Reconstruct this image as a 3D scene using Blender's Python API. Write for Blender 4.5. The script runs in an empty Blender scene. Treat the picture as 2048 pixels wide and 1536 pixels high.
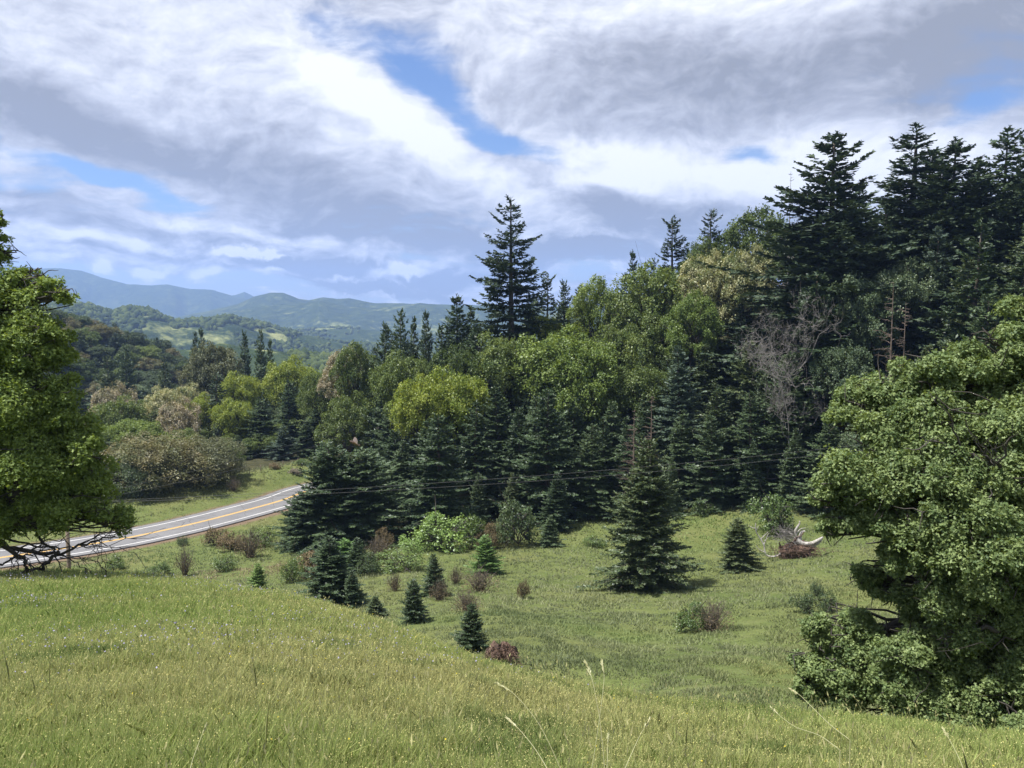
import bpy, math, random
import numpy as np
from mathutils import Vector, Matrix
random.seed(7)
RNG = np.random.default_rng(11)
SC = bpy.context.scene
COL = SC.collection
R = math.radians

# ------------------------------------------------------------------ camera
FPX = 1577.0                       # focal length in photograph pixels (2048 wide)
PITCH = R(4.6)
CP, SP = math.cos(PITCH), math.sin(PITCH)
cam_d = bpy.data.cameras.new('camera')
cam = bpy.data.objects.new('camera', cam_d)
COL.objects.link(cam)
cam_d.sensor_width = 36.0
cam_d.lens = 36.0 * FPX / 2048.0
cam_d.clip_start = 0.05
cam_d.clip_end = 80000
cam.rotation_euler = (R(90) - PITCH, 0, 0)
SC.camera = cam
SC.render.resolution_x = 1024
SC.render.resolution_y = 768

def ray(px, py):
    """world direction through a pixel of the photograph, scaled so the horizontal length is 1"""
    x = (px - 1024) / FPX
    u = (768 - py) / FPX
    y = CP + SP * u
    z = -SP + CP * u
    h = math.hypot(x, y)
    return x / h, y / h, z / h

def pt(px, py, r):
    a, b, c = ray(px, py)
    return (a * r, b * r, c * r)

def zat(px, py, r):
    return ray(px, py)[2] * r

# ------------------------------------------------------------------ noise
def _hash(ix, iy, seed):
    h = (ix.astype(np.int64) * 374761393 + iy.astype(np.int64) * 668265263 + seed * 974634777) & 0xffffffff
    h = ((h ^ (h >> 13)) * 1274126177) & 0xffffffff
    return ((h ^ (h >> 16)) & 0xffffff) / float(0xffffff)

def vnoise(x, y, seed=0):
    x = np.asarray(x, float); y = np.asarray(y, float)
    ix = np.floor(x); iy = np.floor(y)
    fx = x - ix; fy = y - iy
    fx = fx * fx * (3 - 2 * fx); fy = fy * fy * (3 - 2 * fy)
    a = _hash(ix, iy, seed); b = _hash(ix + 1, iy, seed)
    c = _hash(ix, iy + 1, seed); d = _hash(ix + 1, iy + 1, seed)
    return (a * (1 - fx) + b * fx) * (1 - fy) + (c * (1 - fx) + d * fx) * fy

def fbm(x, y, seed=0, octv=4):
    s = 0; amp = .5; f = 1.0
    for k in range(octv):
        s = s + amp * (vnoise(x * f, y * f, seed + k) - .5)
        f *= 2.03; amp *= .5
    return s

# ------------------------------------------------------------------ terrain
RK = [0, 3.5, 8, 12.5, 16, 20, 24, 28, 33, 38, 45, 60, 75, 90, 105, 115, 130, 150, 180, 220, 300, 400, 450, 500, 700]
TAB = {
 -900: [-1.6, -2.2, -3.2, -4.2, -5.0, -5.9, -6.8, -7.7, -9.0, -11.5, -15, -21.5, -26, -29, -30.5, -31, -31, -31, -34, -44, -42, -14, 0, -8, -90],
 0:    [-1.6, -2.25, -3.3, -4.4, -5.2, -6.1, -7.0, -7.85, -9.0, -10.9, -14.5, -21.5, -26, -29, -30.5, -31, -31, -31, -33, -45, -42, -13, 3, -7, -110],
 350:  [-1.6, -2.25, -3.4, -4.6, -5.5, -6.5, -7.5, -8.5, -10.0, -12.2, -16, -21.8, -25.3, -27.6, -29.8, -30.8, -31, -29.3, -30, -42, -55, -33, -18, -28, -140],
 700:  [-1.6, -2.3, -3.7, -5.1, -6.15, -7.4, -9.0, -11.6, -14.6, -16.9, -19.3, -22.6, -25.2, -27.6, -29.3, -30.2, -31, -30, -29.2, -33, -52, -84, -96, -108, -160],
 1000: [-1.6, -2.35, -4.0, -5.8, -7.3, -9.8, -11.9, -13.4, -14.6, -15.8, -17.8, -22.0, -25.2, -27.3, -28.3, -28.4, -26, -22.5, -18, -22, -50, -90, -105, -120, -170],
 1300: [-1.6, -2.4, -4.2, -6.2, -9.0, -11.2, -13.1, -14.2, -15.6, -17.0, -19.0, -22.8, -25.8, -27.4, -28.0, -27.6, -24, -17, -8, -6, -30, -70, -90, -110, -170],
 1600: [-1.6, -2.4, -4.15, -6.1, -8.6, -10.6, -12.2, -13.2, -14.5, -15.9, -18.0, -20.6, -23.7, -25.6, -26.2, -25.2, -19.5, -11, 0, 8, -10, -50, -70, -90, -160],
 1850: [-1.6, -2.35, -4.0, -5.95, -8.0, -9.9, -11.4, -12.6, -14, -15.3, -17.0, -20.0, -22.5, -24.0, -24.0, -22.8, -17, -8, 3, 11, 0, -40, -60, -80, -150],
 2100: [-1.6, -2.3, -3.9, -5.85, -7.7, -9.5, -11, -12.2, -13.6, -14.9, -16.6, -19.4, -21.6, -22.8, -22.2, -21, -15, -6, 4, 12, 4, -30, -50, -70, -140],
 2900: [-1.6, -2.1, -3.0, -4.0, -4.9, -5.8, -6.7, -7.6, -8.7, -9.8, -11, -14, -16, -17, -17, -16, -12, -4, 6, 13, 10, -20, -40, -60, -130],
}
_pxs = sorted(TAB)
_azc = np.array([math.atan((p - 1024) / FPX) for p in _pxs])
_rf = np.concatenate([np.linspace(0, 60, 241)[:-1], np.geomspace(60, 700, 200)])
_tab = np.array([np.interp(_rf, RK, TAB[p]) for p in _pxs])
_azf = np.linspace(R(-100), R(100), 401)
_zg = np.array([np.interp(_azf, _azc, _tab[:, j]) for j in range(len(_rf))]).T
def _smooth(a, axis, n):
    for _ in range(n):
        p = np.roll(a, 1, axis); q = np.roll(a, -1, axis)
        if axis == 0: p[0] = a[0]; q[-1] = a[-1]
        else: p[:, 0] = a[:, 0]; q[:, -1] = a[:, -1]
        a = .25 * p + .5 * a + .25 * q
    return a
_zg = _smooth(_zg, 0, 60)
_zg = _smooth(_zg, 1, 14)

# road centre line: read off the yellow line, on a level carriageway
ROADZ = -31.0
def on_road_plane(px, py):
    a, b, c = ray(px, py); k = ROADZ / c
    return (a * k, b * k)
_rp = [on_road_plane(*p) for p in ((-150, 1136), (29, 1112), (195, 1087), (289, 1069.5), (391, 1047), (488, 1022), (574, 998.4), (636, 975))]
_rp = np.array([(_rp[0][0] - 70, _rp[0][1] - 34), (_rp[0][0] - 32, _rp[0][1] - 18)] + _rp + [(-22, 158), (-8, 178), (8, 196), (28, 212), (52, 224)])
def _catmull(P, n):
    out = []
    for i in range(1, len(P) - 2):
        p0, p1, p2, p3 = P[i - 1], P[i], P[i + 1], P[i + 2]
        for t in np.linspace(0, 1, n, endpoint=False):
            out.append(.5 * ((2 * p1) + (-p0 + p2) * t + (2 * p0 - 5 * p1 + 4 * p2 - p3) * t * t + (-p0 + 3 * p1 - 3 * p2 + p3) * t ** 3))
    out.append(P[-2])
    return np.array(out)
ROAD = _catmull(_rp, 12)
for _ in range(25):
    ROAD[1:-1] = .25 * ROAD[:-2] + .5 * ROAD[1:-1] + .25 * ROAD[2:]
def road_dist(x, y):
    x = np.asarray(x, float); y = np.asarray(y, float)
    sh = x.shape; x = x.ravel(); y = y.ravel()
    best = np.full(x.shape, 1e9)
    A = ROAD[:-1]; B = ROAD[1:]
    for a, b in zip(A, B):
        d = b - a; L = (d ** 2).sum()
        t = np.clip(((x - a[0]) * d[0] + (y - a[1]) * d[1]) / L, 0, 1)
        best = np.minimum(best, (x - a[0] - t * d[0]) ** 2 + (y - a[1] - t * d[1]) ** 2)
    return np.sqrt(best).reshape(sh)

def sstep(a, b, x):
    t = np.clip((x - a) / (b - a), 0, 1)
    return t * t * (3 - 2 * t)

def ground_z(x, y):
    x = np.atleast_1d(np.asarray(x, float)); y = np.atleast_1d(np.asarray(y, float))
    r = np.hypot(x, y); az = np.arctan2(x, y)
    fi = np.clip((az - _azf[0]) / (_azf[1] - _azf[0]), 0, len(_azf) - 1.001)
    i = fi.astype(int); fi = fi - i
    fj = np.interp(r, _rf, np.arange(len(_rf)))
    fj = np.clip(fj, 0, len(_rf) - 1.001); j = fj.astype(int); fj = fj - j
    z = (_zg[i, j] * (1 - fi) + _zg[i + 1, j] * fi) * (1 - fj) + (_zg[i, j + 1] * (1 - fi) + _zg[i + 1, j + 1] * fi) * fj
    back = sstep(R(62), R(95), np.abs(az)) * sstep(0, 12, r)
    zb = np.clip(-1.6 - .27 * y, -30, 28)
    z = z * (1 - back) + zb * back
    near = sstep(0, 4, r)
    z = z + near * (.22 * fbm(x / 3.1, y / 3.1, 3) + .5 * sstep(20, 45, r) * fbm(x / 7.0, y / 7.0, 9) + 2.2 * sstep(105, 140, r) * fbm(x / 22.0, y / 22.0, 5))
    # terracettes and gully behind the brow
    z = z - 1.3 * np.exp(-((x - 1.5) / 3.2) ** 2 - ((y - 32.3) / 1.3) ** 2)
    m = (r > 70) & (r < 330) & (x < 40)
    if m.any():
        d = road_dist(x[m], y[m])
        w = 1 - sstep(5.6, 11.5, d)
        z[m] = z[m] * (1 - w) + (ROADZ - .12) * w
    return z

def gz(x, y):
    return float(ground_z(x, y)[0])

def hit(px, py, rmin=28.0, rmax=300.0):
    a, b, c = ray(px, py)
    rs = np.linspace(rmin, rmax, 1600)
    g = ground_z(a * rs, b * rs)
    f = c * rs - g
    k = np.where(f <= 0)[0]
    if len(k) == 0: return (a * rmax, b * rmax, g[-1], rmax)
    r = rs[k[0]]
    return (a * r, b * r, float(g[k[0]]), float(r))

# ------------------------------------------------------------------ mesh soup
class Soup:
    def __init__(s):
        s.V = []; s.F = []; s.T = []; s.C = []; s.n = 0
    def polys(s, P, tint=None, col=None):           # P (n,k,3) separate polygons
        P = np.asarray(P, np.float32); n, k = P.shape[:2]
        if n == 0: return
        s.V.append(P.reshape(-1, 3))
        s.F.append((np.arange(n * k).reshape(n, k) + s.n))
        s.T.append(np.full(n, .5) if tint is None else np.broadcast_to(tint, (n,)))
        s.C.append(np.zeros((n, 3)) if col is None else col)
        s.n += n * k
    def mesh(s, V, F, tint=.5):
        V = np.asarray(V, np.float32); F = np.asarray(F)
        s.V.append(V); s.F.append(F + s.n); s.T.append(np.full(len(F), tint)); s.C.append(np.zeros((len(F), 3)))
        s.n += len(V)
    def tube(s, P, rad, k=5, tint=.5, cap=True):
        P = np.asarray(P, float); n = len(P)
        rad = np.broadcast_to(np.asarray(rad, float), (n,))
        T = np.gradient(P, axis=0); T /= np.linalg.norm(T, axis=1)[:, None] + 1e-9
        ref = np.array([0, 0, 1.0]) if abs(T[:, 2]).mean() < .8 else np.array([1.0, 0, 0])
        U = np.cross(T, ref); U /= np.linalg.norm(U, axis=1)[:, None] + 1e-9
        W = np.cross(T, U)
        a = np.linspace(0, 2 * math.pi, k, endpoint=False)
        V = P[:, None] + rad[:, None, None] * (np.cos(a)[None, :, None] * U[:, None] + np.sin(a)[None, :, None] * W[:, None])
        i = np.arange(n - 1)[:, None] * k; j = np.arange(k)[None]; j2 = (j + 1) % k
        F = np.stack([i + j, i + j2, i + k + j2, i + k + j], -1).reshape(-1, 4)
        s.mesh(V.reshape(-1, 3), F, tint)
        if cap and rad[-1] > .02:
            s.F.append(np.arange(k)[None] + s.n - k); s.T.append(np.full(1, tint)); s.C.append(np.zeros((1, 3)))
    def build(s, name, mat, parent=None, smooth=False, color=False):
        me = bpy.data.meshes.new(name)
        V = np.concatenate(s.V).astype(np.float32)
        loops = np.concatenate([f.ravel() for f in s.F]).astype(np.int32)
        tot = np.concatenate([np.full(len(f), f.shape[1]) for f in s.F])
        start = np.concatenate([[0], np.cumsum(tot)[:-1]]).astype(np.int32)
        me.vertices.add(len(V)); me.vertices.foreach_set('co', V.ravel())
        me.loops.add(len(loops)); me.loops.foreach_set('vertex_index', loops)
        me.polygons.add(len(tot)); me.polygons.foreach_set('loop_start', start)
        if smooth: me.polygons.foreach_set('use_smooth', np.ones(len(tot), bool))
        me.update(calc_edges=True)
        t = me.attributes.new('tint', 'FLOAT', 'FACE')
        t.data.foreach_set('value', np.concatenate(s.T).astype(np.float32))
        if color:
            c = me.attributes.new('hue', 'FLOAT_COLOR', 'FACE')
            cc = np.concatenate(s.C).astype(np.float32)
            c.data.foreach_set('color', np.concatenate([cc, np.ones((len(cc), 1), np.float32)], 1).ravel())
        if mat: me.materials.append(mat)
        o = bpy.data.objects.new(name, me); COL.objects.link(o)
        if parent: o.parent = parent
        return o

def tag(o, label=None, cat=None, group=None, kind=None):
    if label: o['label'] = label
    if cat: o['category'] = cat
    if group: o['group'] = group
    if kind: o['kind'] = kind
    return o

def empty(name, loc=(0, 0, 0), rz=0):
    o = bpy.data.objects.new(name, None); COL.objects.link(o)
    o.location = loc; o.rotation_euler = (0, 0, rz); o.empty_display_size = .5
    return o

# ------------------------------------------------------------------ materials
def new_mat(name):
    m = bpy.data.materials.new(name); m.use_nodes = True
    nt = m.node_tree; nt.nodes.clear()
    out = nt.nodes.new('ShaderNodeOutputMaterial')
    return m, nt, out
def nd(nt, typ, **kw):
    n = nt.nodes.new(typ)
    for k, v in kw.items():
        if k.startswith('i_'):
            key = k[2:]
            n.inputs[int(key) if key.isdigit() else key.replace('_', ' ')].default_value = v
        else: setattr(n, k, v)
    return n
def math_n(nt, op, a, b=None, c=None, clamp=False):
    n = nt.nodes.new('ShaderNodeMath'); n.operation = op; n.use_clamp = clamp
    for i, v in enumerate((a, b, c)):
        if v is None: continue
        if isinstance(v, (int, float)): n.inputs[i].default_value = v
        else: nt.links.new(v, n.inputs[i])
    return n.outputs[0]
def mixc(nt, f, a, b, mode='MIX'):
    n = nt.nodes.new('ShaderNodeMix'); n.data_type = 'RGBA'; n.blend_type = mode
    for s, v in ((n.inputs[0], f), (n.inputs[6], a), (n.inputs[7], b)):
        if isinstance(v, (int, float)): s.default_value = v
        elif isinstance(v, tuple): s.default_value = (*v, 1) if len(v) == 3 else v
        else: nt.links.new(v, s)
    return n.outputs[2]
def ramp(nt, f, stops, interp='LINEAR'):
    n = nt.nodes.new('ShaderNodeValToRGB'); cr = n.color_ramp; cr.interpolation = interp
    while len(cr.elements) < len(stops): cr.elements.new(.5)
    for e, (p, c) in zip(cr.elements, stops): e.position = p; e.color = (*c, 1) if len(c) == 3 else c
    nt.links.new(f, n.inputs[0])
    return n.outputs[0]
def noise(nt, vec, scale, detail=4, rough=.55, dist=0, dims='3D'):
    n = nt.nodes.new('ShaderNodeTexNoise'); n.noise_dimensions = dims
    n.inputs['Scale'].default_value = scale; n.inputs['Detail'].default_value = detail
    n.inputs['Roughness'].default_value = rough; n.inputs['Distortion'].default_value = dist
    if vec is not None: nt.links.new(vec, n.inputs['Vector'])
    return n.outputs[0]

def leaf_mat(name, a, b, transl=.3, gloss=.04, vary=.35, c=None, crough=.45, cth=.75, nscale=.35):
    """foliage: face tint mixes a->b, per-object brightness, translucency"""
    m, nt, out = new_mat(name)
    at = nd(nt, 'ShaderNodeAttribute', attribute_name='tint')
    oi = nd(nt, 'ShaderNodeObjectInfo')
    col = mixc(nt, at.outputs['Fac'], a, b)
    if c is not None:                                # blossom or new growth in patches
        tc = nd(nt, 'ShaderNodeTexCoord')
        nz = noise(nt, tc.outputs['Object'], nscale, 3)
        f = math_n(nt, 'SMOOTH_MIN', math_n(nt, 'MULTIPLY_ADD', nz, 4, -4 * cth + .9, clamp=True), 1, .1)
        col = mixc(nt, f, col, c)
    v = math_n(nt, 'MULTIPLY_ADD', oi.outputs['Random'], vary, 1 - vary / 2)
    hs = nd(nt, 'ShaderNodeHueSaturation')
    nt.links.new(col, hs.inputs['Color']); nt.links.new(v, hs.inputs['Value'])
    h2 = math_n(nt, 'MULTIPLY_ADD', oi.outputs['Random'], -.02, .51)
    nt.links.new(h2, hs.inputs['Hue'])
    d = nd(nt, 'ShaderNodeBsdfDiffuse'); t = nd(nt, 'ShaderNodeBsdfTranslucent')
    nt.links.new(hs.outputs[0], d.inputs[0])
    tcol = mixc(nt, 1.0, hs.outputs[0], (1.25, 1.15, .55), 'MULTIPLY')
    nt.links.new(tcol, t.inputs[0])
    mx = nd(nt, 'ShaderNodeMixShader', i_0=transl)
    nt.links.new(d.outputs[0], mx.inputs[1]); nt.links.new(t.outputs[0], mx.inputs[2])
    if gloss > 0:
        g = nd(nt, 'ShaderNodeBsdfGlossy'); g.inputs['Roughness'].default_value = crough
        g.inputs['Color'].default_value = (.9, .95, 1, 1)
        m2 = nd(nt, 'ShaderNodeMixShader', i_0=gloss)
        nt.links.new(mx.outputs[0], m2.inputs[1]); nt.links.new(g.outputs[0], m2.inputs[2])
        mx = m2
    nt.links.new(mx.outputs[0], out.inputs[0])
    return m

def bark_mat(name, a, b, scale=3.0):
    m, nt, out = new_mat(name)
    tc = nd(nt, 'ShaderNodeTexCoord')
    mp = nd(nt, 'ShaderNodeMapping'); mp.inputs['Scale'].default_value = (1, 1, .25)
    nt.links.new(tc.outputs['Object'], mp.inputs[0])
    f = noise(nt, mp.outputs[0], scale, 5, .65)
    f = math_n(nt, 'MULTIPLY_ADD', f, 2.6, -.8, clamp=True)
    p = nd(nt, 'ShaderNodeBsdfPrincipled', i_Roughness=.9)
    nt.links.new(mixc(nt, f, a, b), p.inputs['Base Color'])
    bm = nd(nt, 'ShaderNodeBump', i_Strength=.6, i_Distance=.04); nt.links.new(f, bm.inputs['Height'])
    nt.links.new(bm.outputs[0], p.inputs['Normal'])
    nt.links.new(p.outputs[0], out.inputs[0])
    return m

M = {}
M['fir'] = leaf_mat('fir_needles', (.038, .064, .034), (.086, .126, .056), .14, .03, .5)
M['fir_olive'] = leaf_mat('fir_needles_olive', (0.042, 0.070, 0.038), (0.123, 0.154, 0.063), .16, .03, .4)
M['fir_fresh'] = leaf_mat('fir_needles_fresh', (0.079, 0.140, 0.052), (0.210, 0.333, 0.088), .25, .03, .2)
M['fir_blue'] = leaf_mat('fir_needles_blue', (0.049, 0.077, 0.060), (0.105, 0.149, 0.102), .16, .03, .3)
M['pine'] = leaf_mat('pine_needles', (.030, .050, .034), (.066, .094, .052), .12, .02, .3)
M['oak_green'] = leaf_mat('oak_leaves_green', (.066, .105, .030), (.158, .205, .062), .32, .02, .6)
M['oak_bright'] = leaf_mat('oak_leaves_bright', (.095, .145, .034), (.215, .285, .075), .35, .02, .25)
M['oak_yellow'] = leaf_mat('oak_leaves_yellow', (.13, .19, .035), (.30, .35, .065), .35, .02, .25)
M['oak_dark'] = leaf_mat('live_oak_leaves', (0.045, 0.070, 0.035), (0.112, 0.147, 0.070), .2, .02, .5)
M['oak_grey'] = leaf_mat('lichen_oak_leaves', (.09, .105, .055), (.19, .20, .11), .2, .02, .3)
M['oak_brown'] = leaf_mat('brown_oak_leaves', (.085, .098, .044), (.165, .175, .085), .25, .02, .25, c=(.18, .16, .08), cth=.62)
M['cream'] = leaf_mat('blossoming_leaves', (.075, .115, .038), (.18, .22, .085), .25, .02, .2, c=(.44, .43, .25), cth=.58, nscale=.6)
M['pinkish'] = leaf_mat('pale_pink_leaves', (.10, .12, .06), (.25, .24, .15), .25, .02, .2, c=(.40, .35, .26), cth=.57, nscale=.6)
M['madrone'] = leaf_mat('madrone_leaves', (0.064, 0.099, 0.054), (0.152, 0.200, 0.106), .2, .02, .4)
M['near_oak'] = leaf_mat('near_oak_leaves', (.11, .17, .036), (.26, .34, .08), .36, .02, .0, crough=.6)
M['near_oak_r'] = leaf_mat('near_oak_leaves_pale', (.080, .125, .042), (.265, .325, .125), .30, .02, .0, crough=.6)
M['shrub_green'] = leaf_mat('shrub_leaves', (0.073, 0.119, 0.034), (0.158, 0.224, 0.059), .3, .04, .3)
M['shrub_bright'] = leaf_mat('shrub_leaves_bright', (0.106, 0.185, 0.046), (0.224, 0.343, 0.092), .3, .04, .2)
M['shrub_dark'] = leaf_mat('shrub_leaves_dark', (0.045, 0.074, 0.035), (0.104, 0.141, 0.061), .2, .02, .3)
M['shrub_grey'] = leaf_mat('shrub_twigs_grey', (0.158, 0.139, 0.108), (0.304, 0.264, 0.218), .1, .0, .3)
M['shrub_brown'] = leaf_mat('shrub_leaves_brown', (0.112, 0.090, 0.055), (0.224, 0.178, 0.112), .15, .0, .3)
M['bark'] = bark_mat('conifer_bark', (.045, .035, .028), (.13, .105, .085))
M['bark_oak'] = bark_mat('oak_bark', (.022, .019, .016), (.075, .068, .058))
M['bark_grey'] = bark_mat('dead_grey_bark', (.12, .112, .108), (.27, .25, .24), 2.0)
M['bark_white'] = bark_mat('bleached_wood', (.13, .11, .10), (.56, .54, .51), 9.0)
M['bark_red'] = bark_mat('reddish_bark', (.08, .058, .048), (.19, .145, .12), 2.0)
M['twig'] = bark_mat('shrub_twigs', (.060, .048, .036), (.165, .138, .105), 4.0)
M['moss'] = leaf_mat('moss_lichen', (.09, .10, .055), (.17, .18, .11), .1, 0, .2)

# ------------------------------------------------------------------ foliage generators
def unit(v):
    return v / (np.linalg.norm(v, axis=-1, keepdims=True) + 1e-9)
def rhombi(soup, P, D, L, W, N, tint, k=4):
    """thin leaf or needle-spray shapes from base P along D"""
    D = unit(D); S = unit(np.cross(D, N))
    L = L[:, None]; W = W[:, None]
    if k == 4:
        q = np.stack([P, P + D * L * .45 + S * W, P + D * L, P + D * L * .45 - S * W], 1)
    elif k == 3:
        q = np.stack([P - S * W, P + S * W, P + D * L], 1)
    soup.polys(q, tint)
LEAF_X = np.array([0, .30, .14, .46, .12, 0, -.12, -.46, -.14, -.30]) * .8
LEAF_Y = np.array([0, .16, .42, .62, .70, 1.0, .70, .62, .42, .16])
def lobed(soup, P, D, L, N, tint):
    """oak leaf outline, folded a little along the midrib"""
    D = unit(D); S = unit(np.cross(D, N)); U = unit(np.cross(S, D))
    L = L[:, None, None]
    q = P[:, None] + L * (LEAF_Y[None, :, None] * D[:, None] + LEAF_X[None, :, None] * S[:, None] + .25 * np.abs(LEAF_X)[None, :, None] * U[:, None])
    soup.polys(q, tint)

def make_fir(h=14.0, rad=3.2, levels=34, per=6, seed=0, spread=.9, sparse=0.0, droop=.25, base=.03, twig=.42, sub=True, shape=1.0, irregular=.18, needle=.085):
    g = np.random.default_rng(seed)
    crown = Soup(); wood = Soup()
    tr = .016 * h + .03
    bend = g.normal(0, .012 * h, 2)
    def tp(z):
        t = z / h
        return np.array([bend[0] * t * t, bend[1] * t * t, z])
    zs = np.linspace(0, h * .97, 12)
    wood.tube([tp(z) - np.array([0, 0, .3 if z == 0 else 0]) for z in zs], [tr * (1 - .93 * z / h) for z in zs], 7)
    Pb, Db, Lb, Wb, Nb = [], [], [], [], []
    zl = base * h + (h * .985 - base * h) * (np.arange(levels) / levels) ** .92
    lobe_a = g.uniform(0, 6.28, 3)
    for li, z in enumerate(zl):
        t = (z - base * h) / (h - base * h)
        env = rad * ((1 - t) ** shape) * (.55 + .45 * min(1, t / .12 + .4)) + .02 * h * (1 - t)
        n = per if t < .8 else max(3, per - 2)
        a0 = g.uniform(0, 6.28)
        for b in range(n):
            if g.random() < sparse: continue
            a = a0 + b * 6.283 / n + g.normal(0, .25)
            L = env * (1 + g.normal(0, irregular)) * (1 + .12 * math.sin(a * 2 + lobe_a[0]) + .1 * math.sin(z * 9 / h + lobe_a[1] + a))
            L = max(L, .12)
            el = (-.18 * (1 - t) + .75 * t ** 1.6) * spread + g.normal(0, .07)
            m = 7
            tt = np.linspace(0, 1, m)
            rr = L * tt
            zz = z + L * (math.tan(el) * tt - droop * tt ** 1.5 * (1 - t * .6) + droop * .75 * tt ** 3.2) + g.normal(0, .01 * h) * tt
            sw = g.normal(0, .12) * L * tt ** 2
            P = np.stack([math.cos(a) * rr - math.sin(a) * sw, math.sin(a) * rr + math.cos(a) * sw, zz], 1)
            P[:, :2] += tp(z)[:2]
            if L > .1 * rad:
                wood.tube(P[:6], np.linspace(.013 * L + .008, .006, 6), 3, cap=False)
            nt_ = max(3, int(L / (twig * .36)))
            tj = (np.arange(nt_) + g.uniform(.2, .8, nt_)) / nt_
            tj = .10 + .90 * tj
            tj = np.clip(tj, 0, 1)
            base_p = np.stack([np.interp(tj, tt, P[:, k]) for k in range(3)], 1)
            d0 = unit(np.stack([np.interp(np.clip(tj + .05, 0, 1), tt, P[:, k]) - np.interp(np.clip(tj - .05, 0, 1), tt, P[:, k]) for k in range(3)], 1))
            side = unit(np.cross(d0, [0, 0, 1.0]))
            for s in (-1, 1):
                ang = g.uniform(.65, 1.05, nt_)
                dd = d0 * np.cos(ang)[:, None] + side * (s * np.sin(ang))[:, None]
                dd[:, 2] += g.normal(-.10, .14, nt_)
                ll = twig * (.55 + 1.1 * (1 - tj) * min(1.6, L / (twig * 2.5))) * g.uniform(.7, 1.25, nt_)
                Pb.append(base_p); Db.append(dd); Lb.append(ll)
            Pb.append(P[-1:] - .3 * twig * d0[-1:]); Db.append(d0[-1:]); Lb.append(np.array([twig * .9]))
    # leader
    Pb.append(np.array([tp(h * .93)])); Db.append(np.array([[0, 0, 1.0]])); Lb.append(np.array([h * .07]))
    P = np.concatenate(Pb); D = unit(np.concatenate(Db)); L = np.concatenate(Lb)
    n = len(P)
    N = unit(np.array([0, 0, 1.0]) + g.normal(0, .55, (n, 3)))
    rhombi(crown, P, D, L, np.full(n, needle) * g.uniform(.8, 1.3, n), N, g.random(n))
    if sub:
        side = unit(np.cross(D, N))
        for k, f in enumerate((.2, .42, .64, .82)):
            for s in (-1, 1):
                q = P + D * (L * f)[:, None]
                dd = D * .75 + side * s * .7 + g.normal(0, .18, (n, 3)); dd[:, 2] -= .08
                l2 = L * (.52 - .3 * f) * g.uniform(.7, 1.3, n)
                rhombi(crown, q, dd, l2, np.minimum(needle * .75, l2 * .3) * g.uniform(.8, 1.2, n), unit(N + g.normal(0, .5, (n, 3))), g.random(n))
    return crown, wood, h, rad * 1.05

def leaf_cloud(crown, lobes, n, size, seed, lobed_leaf=False, inner=.18, spread=.24, up=.25, ncl=26, under=-.55):
    """leaves in small sprays over the surface of every lobe"""
    g = np.random.default_rng(seed)
    lobes = np.asarray(lobes, float)                 # cx cy cz rx rz
    w = lobes[:, 3] ** 2; w = w / w.sum()
    cl_p, cl_o, cl_r = [], [], []
    for (cx, cy, cz, rx, rz), ww in zip(lobes, w):
        m = max(8, int(ncl * (.6 + .8 * g.random())))
        d = unit(g.normal(0, 1, (m * 3, 3)))
        d = d[d[:, 2] > under][:m]
        rr = (.80 + .28 * g.random(len(d)))[:, None]
        ins = g.random(len(d)) < inner
        rr[ins] *= .6
        p = np.array([cx, cy, cz]) + d * rr * np.array([rx, rx, rz])
        keep = np.ones(len(p), bool)
        for (ax, ay, az_, bx, bz) in lobes:
            q = (((p[:, 0] - ax) / bx) ** 2 + ((p[:, 1] - ay) / bx) ** 2 + ((p[:, 2] - az_) / bz) ** 2)
            keep &= ~((q < .33))
        keep |= ins
        cl_p.append(p[keep]); cl_o.append(d[keep]); cl_r.append(np.full(keep.sum(), rx))
    cp = np.concatenate(cl_p); co = np.concatenate(cl_o); cr = np.concatenate(cl_r)
    pw = cr ** 2; pw /= pw.sum()
    idx = g.choice(len(cp), n, p=pw)
    clr = g.uniform(.6, 1.4, len(cp))[idx]
    off = g.normal(0, 1, (n, 3)) * (cr[idx] * spread * clr)[:, None]
    o = co[idx]
    off -= o * (off * o).sum(1, keepdims=True) * .55  # sprays lie flat on the crown surface
    P = cp[idx] + off
    P[:, 2] -= .15 * (off[:, 0] ** 2 + off[:, 1] ** 2) / (cr[idx] * spread + .05)
    N = unit(o * .55 + np.array([0, 0, up + .25]) + g.normal(0, .55, (n, 3)))
    D = unit(np.cross(N, g.normal(0, 1, (n, 3))) + o * .25 - np.array([0, 0, .12]))
    cltint = g.normal(0, .2, len(cp))[idx]
    T = np.clip(g.normal(.45, .22, n) + cltint, 0, 1)
    L = size * g.uniform(.6, 1.35, n)
    if lobed_leaf: lobed(crown, P, D, L, N, T)
    else: rhombi(crown, P, D, L, L * g.uniform(.28, .5, n), N, T)
    return cp, co

def limb(wood, a, b, r0, r1, g, sag=.0, n=7, k=5, wob=.05):
    a = np.asarray(a, float); b = np.asarray(b, float); L = np.linalg.norm(b - a)
    t = np.linspace(0, 1, n)[:, None]
    P = a * (1 - t) + b * t
    P[:, 2] += sag * L * (4 * t[:, 0] * (1 - t[:, 0]))
    P[1:-1] += g.normal(0, wob * L, (n - 2, 3)) * .6
    wood.tube(P, np.linspace(r0, r1, n), k, cap=False)
    return P

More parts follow.
